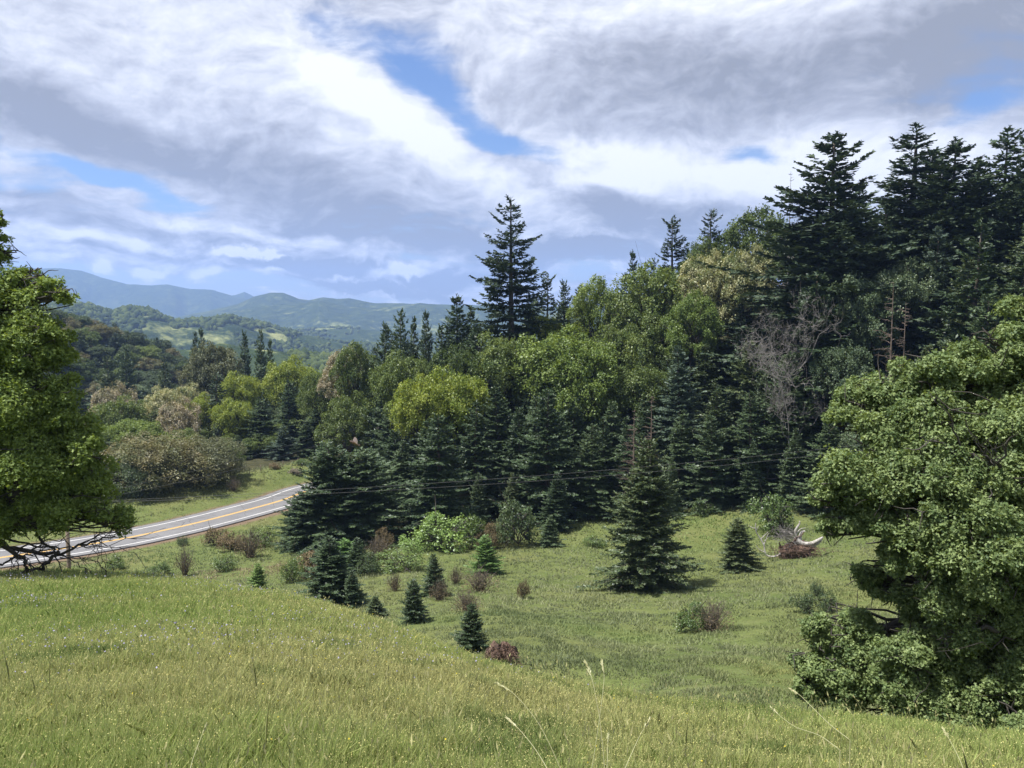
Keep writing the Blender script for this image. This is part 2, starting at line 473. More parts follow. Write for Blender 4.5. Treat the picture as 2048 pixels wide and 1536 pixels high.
def auto_lobes(h, rad, n, seed, base=.25, flat=1.0, size=.33, dome=1.0):
    g = np.random.default_rng(seed)
    out = []
    zc = h * (base + (1 - base) * .5); hz = h * (1 - base) * .5
    for i in range(n):
        u = (i + .5) / n
        zz = 1 - 1.75 * u
        rr = math.sqrt(max(0, 1 - zz * zz)) * (1 if zz > 0 else dome)
        a = i * 2.39996 + g.normal(0, .35)
        k = g.uniform(.55, .98)
        s = size * rad * g.uniform(.55, 1.5)
        out.append((math.cos(a) * rr * rad * k, math.sin(a) * rr * rad * k, zc + zz * hz * k * g.uniform(.9, 1.08), s, s * g.uniform(.62, .85) * flat))
    return out

def make_broadleaf(h=12.0, rad=5.0, n=9000, size=.34, seed=0, nl=26, base=.22, trunk_r=.28, bole=False, **kw):
    g = np.random.default_rng(seed + 50)
    crown = Soup(); wood = Soup()
    lobes = auto_lobes(h, rad, nl, seed, base, **{k: kw.pop(k) for k in ('flat', 'dome') if k in kw}, size=kw.pop('lsize', .33))
    leaf_cloud(crown, lobes, n, size, seed, **kw)
    fork = np.array([g.normal(0, .2), g.normal(0, .2), h * (base + .08)])
    limb(wood, (0, 0, -.4), fork, trunk_r, trunk_r * .75, g, k=8)
    if bole: wood.tube([(0, 0, -h * 1.6), (0, 0, -h * .8), (0, 0, -.35)], [trunk_r * 1.35, trunk_r * 1.2, trunk_r], 8, cap=False)
    for l in lobes:
        e = np.array(l[:3])
        P = limb(wood, fork, e, trunk_r * .42, .04, g, sag=.08)
        for _ in range(3):
            s = P[g.integers(3, 6)]
            limb(wood, s, e + g.normal(0, 1, 3) * l[3] * .8, .05, .012, g, n=4, k=3)
    return crown, wood, h, rad

def make_bare(h=12, rad=4, seed=0, depth=5, up=.55, r0=.2, k=4, ratio=.72, lean=(0, 0), nchild=(2, 4), start=.0, conifer=False, fine=1.0):
    g = np.random.default_rng(seed); wood = Soup()
    def grow(p, d, L, r, lev):
        n = 5; P = [p]
        for i in range(n):
            d = unit(d + g.normal(0, .13 + .03 * lev, 3) + np.array([0, 0, .05]))
            P.append(P[-1] + d * L / n)
        P = np.array(P); r1 = r * .55
        wood.tube(P, np.linspace(r, r1, n + 1), max(3, k - lev // 2), cap=False)
        if lev >= depth: return
        for c in range(g.integers(nchild[0], nchild[1] + 1)):
            i = g.integers(2, n + 1)
            dd = unit(d * up + unit(g.normal(0, 1, 3)) * .75 + np.array([0, 0, .12]))
            grow(P[i], dd, L * ratio * g.uniform(.75, 1.15), max(r * .5, .008 * fine), lev + 1)
    if conifer:
        wood.tube([(lean[0] * t * t, lean[1] * t * t, h * t - .3) for t in np.linspace(0, 1, 10)], np.linspace(r0, .02, 10), 6)
        for i in range(int(70)):
            t = g.uniform(.15, .99); a = g.uniform(0, 6.28); L = rad * (1 - t) ** .7 * g.uniform(.4, 1.1) + .2
            s = np.array([lean[0] * t * t, lean[1] * t * t, h * t])
            e = s + np.array([math.cos(a) * L, math.sin(a) * L, L * g.uniform(-.15, .35)])
            P = limb(wood, s, e, .05, .014, g, n=5, k=3, wob=.06)
            for _ in range(4):
                q = P[g.integers(1, 5)]; f = q + (e - s) * .25 + g.normal(0, .18 * L, 3)
                limb(wood, q, f, .02, .008, g, n=3, k=3)
    else:
        grow(np.array([0, 0, -.2]), unit(np.array([lean[0], lean[1], 1.0])), h * .36, r0, 0)
        top = max(v[:, 2].max() for v in wood.V); wide = max(np.abs(v[:, :2]).max() for v in wood.V)
        wood.V = [v * np.array([min(1, rad / wide), min(1, rad / wide), h / top], np.float32) for v in wood.V]
    return wood

# ------------------------------------------------------------------ prototypes and copies
class Proto:
    """a thing's meshes, kept as data; the first placement and every copy link objects to them"""
    def __init__(s, crown, wood, h, rad, mat, bark, cname='crown', wname='trunk', bole=0):
        s.h = h; s.rad = rad; s.bole = bole
        s.parts = []
        for nm, so, mt in ((cname, crown, mat), (wname, wood, bark)):
            if so is None or so.n == 0: continue
            o = so.build(nm, mt); COL.objects.unlink(o); s.parts.append((nm, o))
def put(P, name, x, y, z, H, W, rz, label, cat, group=None, tilt=(0, 0)):
    o = empty(name, (x, y, z), rz)
    o.rotation_euler = (tilt[0], tilt[1], rz)
    sz = H / P.h; sx = (W / 2 / P.rad) if W else sz
    sx = min(max(sx, sz * .5), sz * 2.2)
    lift = 0
    if P.bole and W:
        k = min(sz, sx * P.bole); lift = H / k - P.h; sz = k
    o.scale = (sx, sx, sz)
    tag(o, label, cat, group)
    for nm, src in P.parts:
        c = src.copy(); c.name = nm; COL.objects.link(c); c.parent = o; c.location = (0, 0, lift)
    return o

def recolor(P, mat, bark=None):
    """same shapes with another foliage material"""
    Q = Proto.__new__(Proto); Q.h = P.h; Q.rad = P.rad; Q.bole = P.bole; Q.parts = []
    for nm, o in P.parts:
        c = o.copy(); c.material_slots[0].link = 'OBJECT'
        c.material_slots[0].material = mat if nm in ('crown', 'foliage') else (bark or o.data.materials[0])
        Q.parts.append((nm, c))
    return Q

# ------------------------------------------------------------------ the ground
def polar_mesh(name, azs, rs, zf, mat, smooth=True):
    A, Q = np.meshgrid(azs, rs, indexing='ij')
    X = np.sin(A) * Q; Y = np.cos(A) * Q
    Z = zf(X.ravel(), Y.ravel()).reshape(X.shape)
    V = np.stack([X, Y, Z], -1).reshape(-1, 3)
    na, nr = A.shape
    i = np.arange(na - 1)[:, None] * nr; j = np.arange(nr - 1)[None]
    F = np.stack([i + j, i + nr + j, i + nr + j + 1, i + j + 1], -1).reshape(-1, 4)
    s = Soup(); s.mesh(V, F)
    return s.build(name, mat, smooth=smooth)

def ground_material():
    m, nt, out = new_mat('meadow_ground')
    geo = nd(nt, 'ShaderNodeNewGeometry'); pos = geo.outputs['Position']
    n1 = noise(nt, pos, .09, 4, .6); n2 = noise(nt, pos, .6, 4, .65); n3 = noise(nt, pos, 5.0, 3, .7)
    a = ramp(nt, n1, [(.35, (.060, .100, .026)), (.5, (.090, .125, .036)), (.62, (.115, .135, .045)), (.72, (.12, .12, .055))])
    b = ramp(nt, n2, [(.3, (.055, .075, .026)), (.5, (.09, .12, .036)), (.7, (.13, .155, .06))])
    c = mixc(nt, .5, a, b)
    f3 = math_n(nt, 'MULTIPLY_ADD', n3, 1.5, .25)
    c = mixc(nt, 1.0, c, mixc(nt, 0, f3, f3), 'MULTIPLY')
    c = mixc(nt, 1.0, c, (1.05, .95, 1.05), 'MULTIPLY')
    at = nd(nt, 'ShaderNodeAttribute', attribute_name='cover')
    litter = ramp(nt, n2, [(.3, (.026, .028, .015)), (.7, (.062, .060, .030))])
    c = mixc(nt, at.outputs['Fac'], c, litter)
    at2 = nd(nt, 'ShaderNodeAttribute', attribute_name='dirt')
    dirt = ramp(nt, n3, [(.3, (.09, .062, .042)), (.7, (.19, .14, .10))])
    c = mixc(nt, at2.outputs['Fac'], c, dirt)
    p = nd(nt, 'ShaderNodeBsdfPrincipled', i_Roughness=.95)
    p.inputs['Specular IOR Level'].default_value = .1
    nt.links.new(c, p.inputs['Base Color'])
    bm = nd(nt, 'ShaderNodeBump', i_Strength=.8, i_Distance=.15); nt.links.new(n2, bm.inputs['Height'])
    nt.links.new(bm.outputs[0], p.inputs['Normal'])
    nt.links.new(p.outputs[0], out.inputs[0])
    return m

# where the wood begins: distance of its edge for every column of the photograph
_edge_px = [-900, 100, 350, 560, 660, 760, 850, 950, 1050, 1150, 1250, 1350, 1450, 1550, 1650, 1850, 2100, 2900]
_edge_r =  [175, 160, 157, 166, 175, 96, 110, 108, 108, 110, 112, 111, 112, 112, 109, 105, 101, 100]
def edge_r(px): return np.interp(px, _edge_px, _edge_r)
def px_of(x, y): return 1024 + FPX * np.tan(np.clip(np.arctan2(x, y), -1.3, 1.3))

rs = np.concatenate([np.linspace(.0, 6, 16)[1:], np.geomspace(6, 60, 190)[1:], np.geomspace(60, 200, 170)[1:], np.geomspace(200, 700, 70)[1:]])
azs = np.concatenate([np.linspace(R(-180), R(-48), 40)[:-1], np.linspace(R(-48), R(48), 420), np.linspace(R(48), R(180), 40)[1:]])
ground = polar_mesh('ground', azs, rs, ground_z, ground_material())
tag(ground, kind='structure')
V = np.empty(len(ground.data.vertices) * 3, np.float32); ground.data.vertices.foreach_get('co', V); V = V.reshape(-1, 3)
gr = np.hypot(V[:, 0], V[:, 1]); gpx = px_of(V[:, 0], V[:, 1])
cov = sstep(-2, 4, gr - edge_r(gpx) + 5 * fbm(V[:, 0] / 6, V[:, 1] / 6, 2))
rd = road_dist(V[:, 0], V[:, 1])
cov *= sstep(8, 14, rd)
dirt = (1 - sstep(5.6, 6.9 , rd + 1.2 * fbm(V[:, 0] / 2.2, V[:, 1] / 2.2, 4))) * (gr > 80)
nearpull = on_road_plane(330, 1128)
dirt = np.maximum(dirt, .8 * np.exp(-((V[:, 0] - nearpull[0] + 8) / 7) ** 2 - ((V[:, 1] - nearpull[1] + 3) / 5) ** 2) * (rd < 11))
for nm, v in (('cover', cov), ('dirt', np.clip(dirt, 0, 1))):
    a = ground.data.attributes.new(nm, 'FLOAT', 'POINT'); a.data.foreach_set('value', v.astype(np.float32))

# ------------------------------------------------------------------ far hills
def interp_px(pts):
    pts = np.array(pts, float)
    az = np.arctan((pts[:, 0] - 1024) / FPX)
    el = np.array([ray(p[0], p[1])[2] for p in pts])
    return az, el
RIDGES = [  # distance, half width, crest pixels
 (1150, 380, [(-400, 700), (100, 700), (380, 700), (440, 686), (500, 697), (560, 703), (620, 716), (680, 722), (740, 738), (900, 760), (1400, 760), (2600, 760)]),
 (2050, 500, [(-400, 640), (60, 622), (130, 612), (180, 613), (225, 628), (262, 618), (300, 621), (322, 630), (345, 641), (380, 640), (430, 640), (460, 634), (520, 648), (590, 668), (620, 672), (700, 690), (900, 700), (2600, 700)]),
 (2900, 620, [(-400, 660), (300, 665), (420, 650), (470, 655), (560, 668), (600, 662), (640, 656), (700, 656), (760, 663), (850, 672), (900, 670), (2600, 670)]),
 (4300, 900, [(-400, 660), (250, 655), (400, 633), (470, 622), (520, 614), (560, 610), (610, 606), (640, 601), (662, 606), (700, 614), (760, 616), (820, 609), (842, 606), (870, 611), (900, 615), (960, 611), (1100, 622), (2600, 640)]),
 (5200, 800, [(-400, 670), (250, 655), (330, 640), (400, 626), (450, 615), (478, 608), (510, 594), (545, 585), (570, 586), (600, 597), (620, 600), (650, 595), (675, 598), (700, 597), (750, 606), (800, 607), (2600, 640)]),
 (8600, 1050, [(-600, 560), (0, 530), (90, 541), (130, 544), (170, 552), (210, 556), (260, 569), (300, 572), (340, 570), (385, 578), (430, 580), (470, 592), (510, 602), (560, 615), (2600, 650)]),
 (9700, 950, [(-600, 545), (0, 528), (90, 539), (130, 537), (170, 541), (200, 552), (240, 568), (420, 600), (475, 590), (492, 584), (512, 594), (560, 620), (2600, 640)]),
]
_rid = [(d, w, *interp_px(p)) for d, w, p in RIDGES]
def hills_z(x, y):
    r = np.hypot(x, y); az = np.arctan2(x, y)
    z = -330 + 25 * fbm(x / 900., y / 900., 31)
    for k, (d, w, a, e) in enumerate(_rid):
        dd = d * (1 + .10 * np.sin(az * 3.1 + k) + .08 * fbm(az * 6, az * 0 + k, 60 + k, 3))
        crest = np.interp(az, a, e) * dd
        u = (r - dd) / w
        spur = 1 + 1.1 * fbm(az * d / 420., az * 0 + 3.3 + k, 80 + k, 3)
        f = np.abs(u) / np.maximum(spur, .3)
        h = (crest + 330) * (1 / (1 + (f * 1.15) ** 2.2))
        hh = -330 + h + (.012 * d * fbm(x / (.07 * d), y / (.07 * d), 40 + k, 5)) * sstep(0, .35, np.abs(u)) + .0016 * d * fbm(x / (.016 * d), y / (.016 * d), 45 + k, 3)
        z = np.maximum(z, hh)
    return z
def hills_material():
    m, nt, out = new_mat('wooded_hills')
    geo = nd(nt, 'ShaderNodeNewGeometry'); pos = geo.outputs['Position']
    n1 = noise(nt, pos, .0035, 5, .62); n2 = noise(nt, pos, .02, 4, .7); n3 = noise(nt, pos, .0012, 3, .6)
    wood = ramp(nt, n2, [(.35, (.022, .036, .018)), (.55, (.040, .058, .024)), (.7, (.065, .085, .034))])
    grass = ramp(nt, n2, [(.3, (.13, .16, .055)), (.7, (.24, .25, .11))])
    f = math_n(nt, 'ADD', n1, math_n(nt, 'MULTIPLY', n2, .35))
    f = math_n(nt, 'ADD', f, math_n(nt, 'MULTIPLY', n3, .3))
    f = math_n(nt, 'MULTIPLY_ADD', f, 12, -10.25, clamp=True)
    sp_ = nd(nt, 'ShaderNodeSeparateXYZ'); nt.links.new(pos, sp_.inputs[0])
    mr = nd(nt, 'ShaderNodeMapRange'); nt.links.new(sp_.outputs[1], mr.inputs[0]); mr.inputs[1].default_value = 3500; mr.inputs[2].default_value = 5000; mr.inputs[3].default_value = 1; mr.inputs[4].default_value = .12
    f = math_n(nt, 'MULTIPLY', f, mr.outputs[0])  # pale grass faded out far off: cloud shade painted into the mountains' colour
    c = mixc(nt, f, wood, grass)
    p = nd(nt, 'ShaderNodeBsdfPrincipled', i_Roughness=1.0)
    p.inputs['Specular IOR Level'].default_value = .0
    nt.links.new(c, p.inputs['Base Color'])
    bm = nd(nt, 'ShaderNodeBump', i_Strength=1.0, i_Distance=14.0)
    nt.links.new(math_n(nt, 'SUBTRACT', n2, math_n(nt, 'MULTIPLY', f, .3)), bm.inputs['Height'])
    nt.links.new(bm.outputs[0], p.inputs['Normal'])
    nt.links.new(p.outputs[0], out.inputs[0])
    return m
azs2 = np.concatenate([np.linspace(R(-75), R(-42), 60)[:-1], np.linspace(R(-42), R(5), 620), np.linspace(R(5), R(75), 90)[1:]])
rs2 = np.geomspace(640, 11300, 420)
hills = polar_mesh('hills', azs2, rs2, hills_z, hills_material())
tag(hills, kind='structure')
print('ground and hills')

# oak woodland on the nearer hills: far too many to count, one mass
def woodland():
    g = np.random.default_rng(5)
    n = 62000
    az = g.uniform(R(-36), R(-2), n); r = np.exp(g.uniform(math.log(800), math.log(3800), n))
    x = np.sin(az) * r; y = np.cos(az) * r
    f = fbm(x / 170., y / 170., 71, 4) + .6 * fbm(x / 45., y / 45., 72, 2)
    keep = f > (-.03 + .10 * (r < 1400)) 
    x = x[keep]; y = y[keep]; r = r[keep]; n = len(x)
    z = hills_z(x, y)
    import bmesh
    bm = bmesh.new(); bmesh.ops.create_icosphere(bm, subdivisions=1, radius=1)
    iv = np.array([v.co[:] for v in bm.verts]); fi = np.array([[v.index for v in f.verts] for f in bm.faces]); bm.free()
    up = iv[fi].mean(1)[:, 2] > -.45; fi = fi[up]
    rad = g.uniform(4.0, 8.5, n)
    V = iv[None] * rad[:, None, None] * g.uniform(.7, 1.3, (n, len(iv), 1))
    V[:, :, 2] *= g.uniform(.7, 1.2, n)[:, None]
    V = V + np.stack([x, y, z + rad * .35], 1)[:, None]
    F = (fi[None] + (np.arange(n) * len(iv))[:, None, None]).reshape(-1, 3)
    s = Soup(); s.mesh(V.reshape(-1, 3), F)
    s.T = [np.repeat(g.random(n), len(fi))]
    o = s.build('woodland', leaf_mat('far_oak_woodland', (.026, .042, .018), (.075, .10, .034), 0, 0, 0))
    return tag(o, 'patchy dark oak woodland scattered over the hazy hills', 'woodland', kind='stuff')
woodland()

# ------------------------------------------------------------------ road
def ribbon(name, off0, off1, dz, mat, parent=None, dash=None, thick=0, s0=0, s1=None):
    T = np.gradient(ROAD, axis=0); T = unit(T); Nn = np.stack([T[:, 1], -T[:, 0]], 1)   # to the right of travel, i.e. towards the camera
    sl = slice(s0, s1)
    a = ROAD[sl] + Nn[sl] * off0; b = ROAD[sl] + Nn[sl] * off1
    n = len(a)
    cols = [a, b]
    s = Soup()
    V = np.concatenate([np.column_stack([a, np.full(n, ROADZ + dz)]), np.column_stack([b, np.full(n, ROADZ + dz)])])
    i = np.arange(n - 1)
    F = np.stack([i, i + n, i + n + 1, i + 1], 1)
    s.mesh(V, F)
    if thick:
        for base, sgn in ((0, 1), (n, -1)):
            W = V[base:base + n].copy(); W[:, 2] -= thick
            VV = np.concatenate([V[base:base + n], W])
            s.mesh(VV, np.stack([i, i + 1, i + n + 1, i + n], 1))
    return s.build(name, mat, parent)
def asphalt():
    m, nt, out = new_mat('asphalt')
    geo = nd(nt, 'ShaderNodeNewGeometry'); pos = geo.outputs['Position']
    n1 = noise(nt, pos, .35, 4, .6); n2 = noise(nt, pos, 14, 3, .7)
    c = ramp(nt, n1, [(.3, (.120, .120, .127)), (.7, (.165, .165, .172))])
    c = mixc(nt, 1.0, c, ramp(nt, n2, [(.3, (.8, .8, .8)), (.7, (1.1, 1.1, 1.1))]), 'MULTIPLY')
    v = nd(nt, 'ShaderNodeTexVoronoi', feature='DISTANCE_TO_EDGE', i_Scale=.16); nt.links.new(pos, v.inputs['Vector'])
    crack = math_n(nt, 'LESS_THAN', v.outputs[0], .006)
    c = mixc(nt, math_n(nt, 'MULTIPLY', crack, .7), c, (.05, .05, .052))
    p = nd(nt, 'ShaderNodeBsdfPrincipled', i_Roughness=.85); nt.links.new(c, p.inputs['Base Color'])
    nt.links.new(p.outputs[0], out.inputs[0]); return m
def paint(name, c, w):
    m, nt, out = new_mat(name)
    geo = nd(nt, 'ShaderNodeNewGeometry'); n1 = noise(nt, geo.outputs['Position'], 3.0, 4, .7)
    p = nd(nt, 'ShaderNodeBsdfPrincipled', i_Roughness=.7)
    nt.links.new(mixc(nt, math_n(nt, 'MULTIPLY_ADD', n1, 2.5, -1.0, clamp=True), c, w), p.inputs['Base Color'])
    nt.links.new(p.outputs[0], out.inputs[0]); return m
road = ribbon('road', -5.1, 4.9, .05, asphalt(), thick=.3); tag(road, kind='structure')
mw = paint('white_road_paint', (.74, .74, .73), (.58, .58, .58)); my = paint('yellow_road_paint', (.68, .40, .06), (.52, .33, .08))
ribbon('edge_line', -3.72, -3.56, .058, mw, road); ribbon('edge_line', 3.56, 3.72, .058, mw, road)
ribbon('centre_line', -.27, -.09, .058, my, road); ribbon('centre_line', .09, .27, .058, my, road)

# ------------------------------------------------------------------ grass
def grass_material(name, transl=.35):
    m, nt, out = new_mat(name)
    at = nd(nt, 'ShaderNodeAttribute', attribute_name='hue')
    d = nd(nt, 'ShaderNodeBsdfDiffuse'); t = nd(nt, 'ShaderNodeBsdfTranslucent')
    nt.links.new(at.outputs['Color'], d.inputs[0]); nt.links.new(at.outputs['Color'], t.inputs[0])
    mx = nd(nt, 'ShaderNodeMixShader', i_0=transl)
    nt.links.new(d.outputs[0], mx.inputs[1]); nt.links.new(t.outputs[0], mx.inputs[2])
    nt.links.new(mx.outputs[0], out.inputs[0]); return m
GM = grass_material('grass_blades')
def lerp(a, b, t): return a[None] * (1 - t[:, None]) + b[None] * t[:, None]
def brow_r(px): return np.interp(px, [-200, 0, 350, 700, 1000, 1300, 1600, 2200], [34, 33, 31, 23.5, 17.5, 14, 14, 14.5])
def near_grass():
    g = np.random.default_rng(21)
    n = 760000
    az = g.uniform(R(-44), R(44), n); r = 2.2 + (np.exp(g.uniform(0, math.log(1 + 40 / 4.), n)) - 1) * 4.0
    x = np.sin(az) * r; y = np.cos(az) * r
    kk = r < brow_r(px_of(x, y)) + 3.5; x, y, r = x[kk], y[kk], r[kk]; n = len(x)
    z = ground_z(x, y)
    cl = fbm(x / .35, y / .35, 8, 2); patch = fbm(x / 3.2, y / 3.2, 12, 4); dry = fbm(x / 6.0 + 4, y / 4.0, 17, 3)
    dry = dry + .13 * np.exp(-((x + 1.0) / 4.5) ** 2 - ((y - 11) / 5) ** 2) - .10 * np.exp(-((x + 3) / 4) ** 2 - ((y - 4) / 2.5) ** 2)
    h = (.08 + .07 * g.random(n) + .20 * np.clip(cl + .12, -.2, .5)) * (1 + .02 * r)
    h = np.clip(h, .05, .34)
    w = .0019 * (1 + r / 4.2) * g.uniform(.6, 1.4, n)
    la = g.uniform(0, 6.28, n); ln = h * np.abs(g.normal(.15, .28, n))
    wind = .05 * h
    wa = g.uniform(0, 3.14, n)
    S = np.stack([np.cos(wa), np.sin(wa), 0 * wa], 1) * w[:, None]
    B = np.stack([x, y, z - .02], 1)
    Mid = B + np.stack([np.cos(la) * ln * .35 + wind * .3, np.sin(la) * ln * .35, h * .6], 1)
    T = B + np.stack([np.cos(la) * ln + wind, np.sin(la) * ln, h], 1)
    P = np.stack([B - S, B + S, Mid + S * .75, T, Mid - S * .75], 1)
    c_g = np.array([.265, .350, .100]); c_b = np.array([.385, .450, .160]); c_y = np.array([.50, .45, .23]); c_d = np.array([.135, .215, .062])
    t = np.clip(.45 + 1.0 * patch + g.normal(0, .25, n), 0, 1)
    c = lerp(c_g, c_b, t)
    yd = np.clip((dry + .03) * 3.0 + g.normal(0, .30, n), 0, 1)
    c = c * (1 - .6 * yd[:, None]) + c_y[None] * (.6 * yd[:, None])
    dk = sstep(.10, .24, fbm(x / 1.6, y / 1.2, 33, 3))
    c = c * (1 - .6 * dk[:, None]) + c_d[None] * (.6 * dk[:, None])
    s = Soup(); s.polys(P, None, c)
    # seed heads
    m = g.random(n) < (.20 + .22 * yd)
    k = m.sum(); T2 = T[m]; sz = (.0020 * (1 + r[m] / 5.5) * g.uniform(.5, 1.3, k))[:, None]
    u = unit(g.normal(0, 1, (k, 3)) + np.array([0, 0, 1.2])); v = unit(np.cross(u, g.normal(0, 1, (k, 3))))
    Q = np.stack([T2 - u * sz * 1.5, T2 + v * sz * .6, T2 + u * sz * 1.5, T2 - v * sz * .6], 1)
    cy = np.array([.58, .54, .22]) * g.uniform(.6, 1.25, (k, 1)) + g.uniform(0, .05, (k, 3))
    s.polys(Q, None, cy)
    # thinner, taller flowering stems standing above the sward
    k = 2600; r4 = 3.0 + 26 * g.random(k) ** 1.3; a4 = g.uniform(R(-42), R(42), k); ok = r4 < brow_r(1024 + FPX * np.tan(a4)); r4 = r4[ok]; a4 = a4[ok]; k = len(r4)
    sx_ = np.sin(a4) * r4; sy_ = np.cos(a4) * r4; ok = fbm(sx_ / 2.1, sy_ / 2.1, 91, 3) > -.03; sx_, sy_, r4 = sx_[ok], sy_[ok], r4[ok]; k = len(r4)
    B4 = np.stack([sx_, sy_, ground_z(sx_, sy_)], 1); h4 = g.uniform(.22, .44, k); le = g.normal(0, .22, (k, 2)) * h4[:, None]
    T4 = B4 + np.column_stack([le, h4]); M4 = B4 + np.column_stack([le * .3, h4 * .6]); w4 = (.0011 * (1 + r4 / 5))[:, None]; S4 = np.array([[1., 0, 0]]) * w4
    cs = np.array([.40, .42, .19]) * g.uniform(.7, 1.2, (k, 1)); s.polys(np.stack([B4 - S4, B4 + S4, M4 + S4 * .8, T4, M4 - S4 * .8], 1), None, cs)
    u4 = unit(T4 - M4); hd = g.uniform(.025, .06, k)[:, None]; s.polys(np.stack([T4 - u4 * hd, T4 - u4 * hd * .5 + S4 * 2.6, T4 + u4 * .01, T4 - u4 * hd * .5 - S4 * 2.6], 1), None, np.array([.46, .44, .22]) * g.uniform(.7, 1.1, (k, 1)))
    # drifts of small pale-lilac flowers
    n2 = 1300
    cxy = [(-9.5, 15), (-5.0, 9.0), (-3.2, 8.2), (-1.5, 9.5), (-7, 20), (-11, 24), (-2.5, 13), (-14, 22), (-5.6, 5.5)]
    ci = g.integers(0, len(cxy), n2); fx = np.array(cxy)[ci] + g.normal(0, 1, (n2, 2)) * np.array([1.1, .8])
    fz = ground_z(fx[:, 0], fx[:, 1]) + g.uniform(.16, .30, n2); fr = np.hypot(fx[:, 0], fx[:, 1])
    C = np.column_stack([fx, fz]); sz = (.0045 * (1 + fr / 9) * g.uniform(.7, 1.3, n2))[:, None]
    u = unit(g.normal(0, 1, (n2, 3))); v = unit(np.cross(u, g.normal(0, 1, (n2, 3))))
    s.polys(np.stack([C - u * sz, C + v * sz, C + u * sz, C - v * sz], 1), None, np.array([.42, .40, .55]) * g.uniform(.7, 1.2, (n2, 1)))
    # yellow dots
    n3 = 600; r3 = g.uniform(3, 30, n3); a3 = g.uniform(R(-40), R(40), n3); fx = np.stack([np.sin(a3) * r3, np.cos(a3) * r3], 1)
    C = np.column_stack([fx, ground_z(fx[:, 0], fx[:, 1]) + g.uniform(.15, .3, n3)]); sz = (.004 * (1 + r3 / 9))[:, None]
    u = unit(g.normal(0, 1, (n3, 3))); v = unit(np.cross(u, g.normal(0, 1, (n3, 3))))
    s.polys(np.stack([C - u * sz, C + v * sz, C + u * sz, C - v * sz], 1), None, np.broadcast_to(np.array([.6, .50, .06]), (n3, 3)))
    o = s.build('meadow_grass', GM, color=True)
    tag(o, 'sunlit green and straw-tipped meadow grass on the near slope', 'grass', kind='stuff')
near_grass()
def far_grass():
    g = np.random.default_rng(22)
    n = 430000
    az = g.uniform(R(-40), R(38), n); r = np.exp(g.uniform(math.log(17), math.log(172), n))
    x = np.sin(az) * r; y = np.cos(az) * r
    px = px_of(x, y)
    d = road_dist(x, y)
    keep = (r > brow_r(px) + 2) & ((r < edge_r(px) + 3) | (d < 17)) & ((d > 5.7) | (r < 80)) 
    x, y, r, d, px = x[keep], y[keep], r[keep], d[keep], px[keep]; n = len(x)
    z = ground_z(x, y)
    cl = fbm(x / 1.1, y / 1.1, 8, 3); patch = fbm(x / 9, y / 9, 12, 4)
    h = np.clip(.10 + .55 * cl + .08 * g.random(n), .04, .4) * (.75 + .006 * r)
    h *= np.where(d < 9, .55, 1.0)
    w = (.005 + .0008 * r) * g.uniform(.6, 1.4, n)
    la = g.uniform(0, 6.28, n); ln = h * g.uniform(.2, 1.0, n); wa = g.uniform(0, 3.14, n)
    S = np.stack([np.cos(wa), np.sin(wa), 0 * wa], 1) * w[:, None]
    B = np.stack([x, y, z - .03], 1); T = B + np.stack([np.cos(la) * ln, np.sin(la) * ln, h], 1)
    P = np.stack([B - S, B + S, T], 1)
    c = lerp(np.array([.158, .192, .092]), np.array([.285, .305, .162]), np.clip(.45 + 2.0 * patch + g.normal(0, .2, n), 0, 1))
    grey = np.clip(.25 + 1.8 * fbm(x / 6 + 9, y / 6, 51, 4) + g.normal(0, .2, n), 0, 1)[:, None]
    c = c * (1 - .55 * grey) + np.array([.275, .300, .185]) * .55 * grey
    # vivid patches, dry straw patch and a dim weedy band
    def blob(px_, py_, sx, sy):
        hx, hy, _, _ = hit(px_, py_)
        return np.exp(-((x - hx) / sx) ** 2 - ((y - hy) / sy) ** 2)
    viv = np.clip(blob(1240, 1275, 4.5, 3.0) + blob(1400, 1075, 7, 8) + blob(1350, 1040, 9, 9) + .8 * blob(820, 1060, 5, 4) + .7 * blob(860, 1240, 4, 4) + .6 * blob(1180, 1085, 5, 4) + .7 * blob(330, 1120, 12, 7) + .6 * blob(500, 1065, 10, 5), 0, 1)[:, None]
    c = c * (1 - .55 * viv) + np.array([.200, .300, .080]) * .55 * viv
    dry = np.clip(blob(510, 1140, 6.0, 4.0) + blob(590, 1130, 5, 3.0) + blob(440, 1150, 5, 3), 0, 1)[:, None]
    c = c * (1 - .85 * dry) + np.array([.36, .31, .19]) * .85 * dry
    yel = np.clip(blob(1720, 1290, 4, 9) + blob(1800, 1200, 6, 6) + blob(1600, 1350, 3, 5) + .6 * blob(1110, 1065, 6, 5), 0, 1)[:, None]
    c = c * (1 - .6 * yel) + np.array([.27, .285, .09]) * .6 * yel
    verge = ((d < 15) & (r > 115) & (y > 118))[:, None]
    c = np.where(verge, c * .5 + np.array([.28, .30, .12]) * .5, c)
    c = c * g.uniform(.75, 1.2, (n, 1))
    s = Soup(); s.polys(P, None, c)
    o = s.build('hollow_grass', GM, color=True)
    tag(o, 'tufty green grass covering the hollow and the road verges', 'grass', kind='stuff')
far_grass()
print('grass')

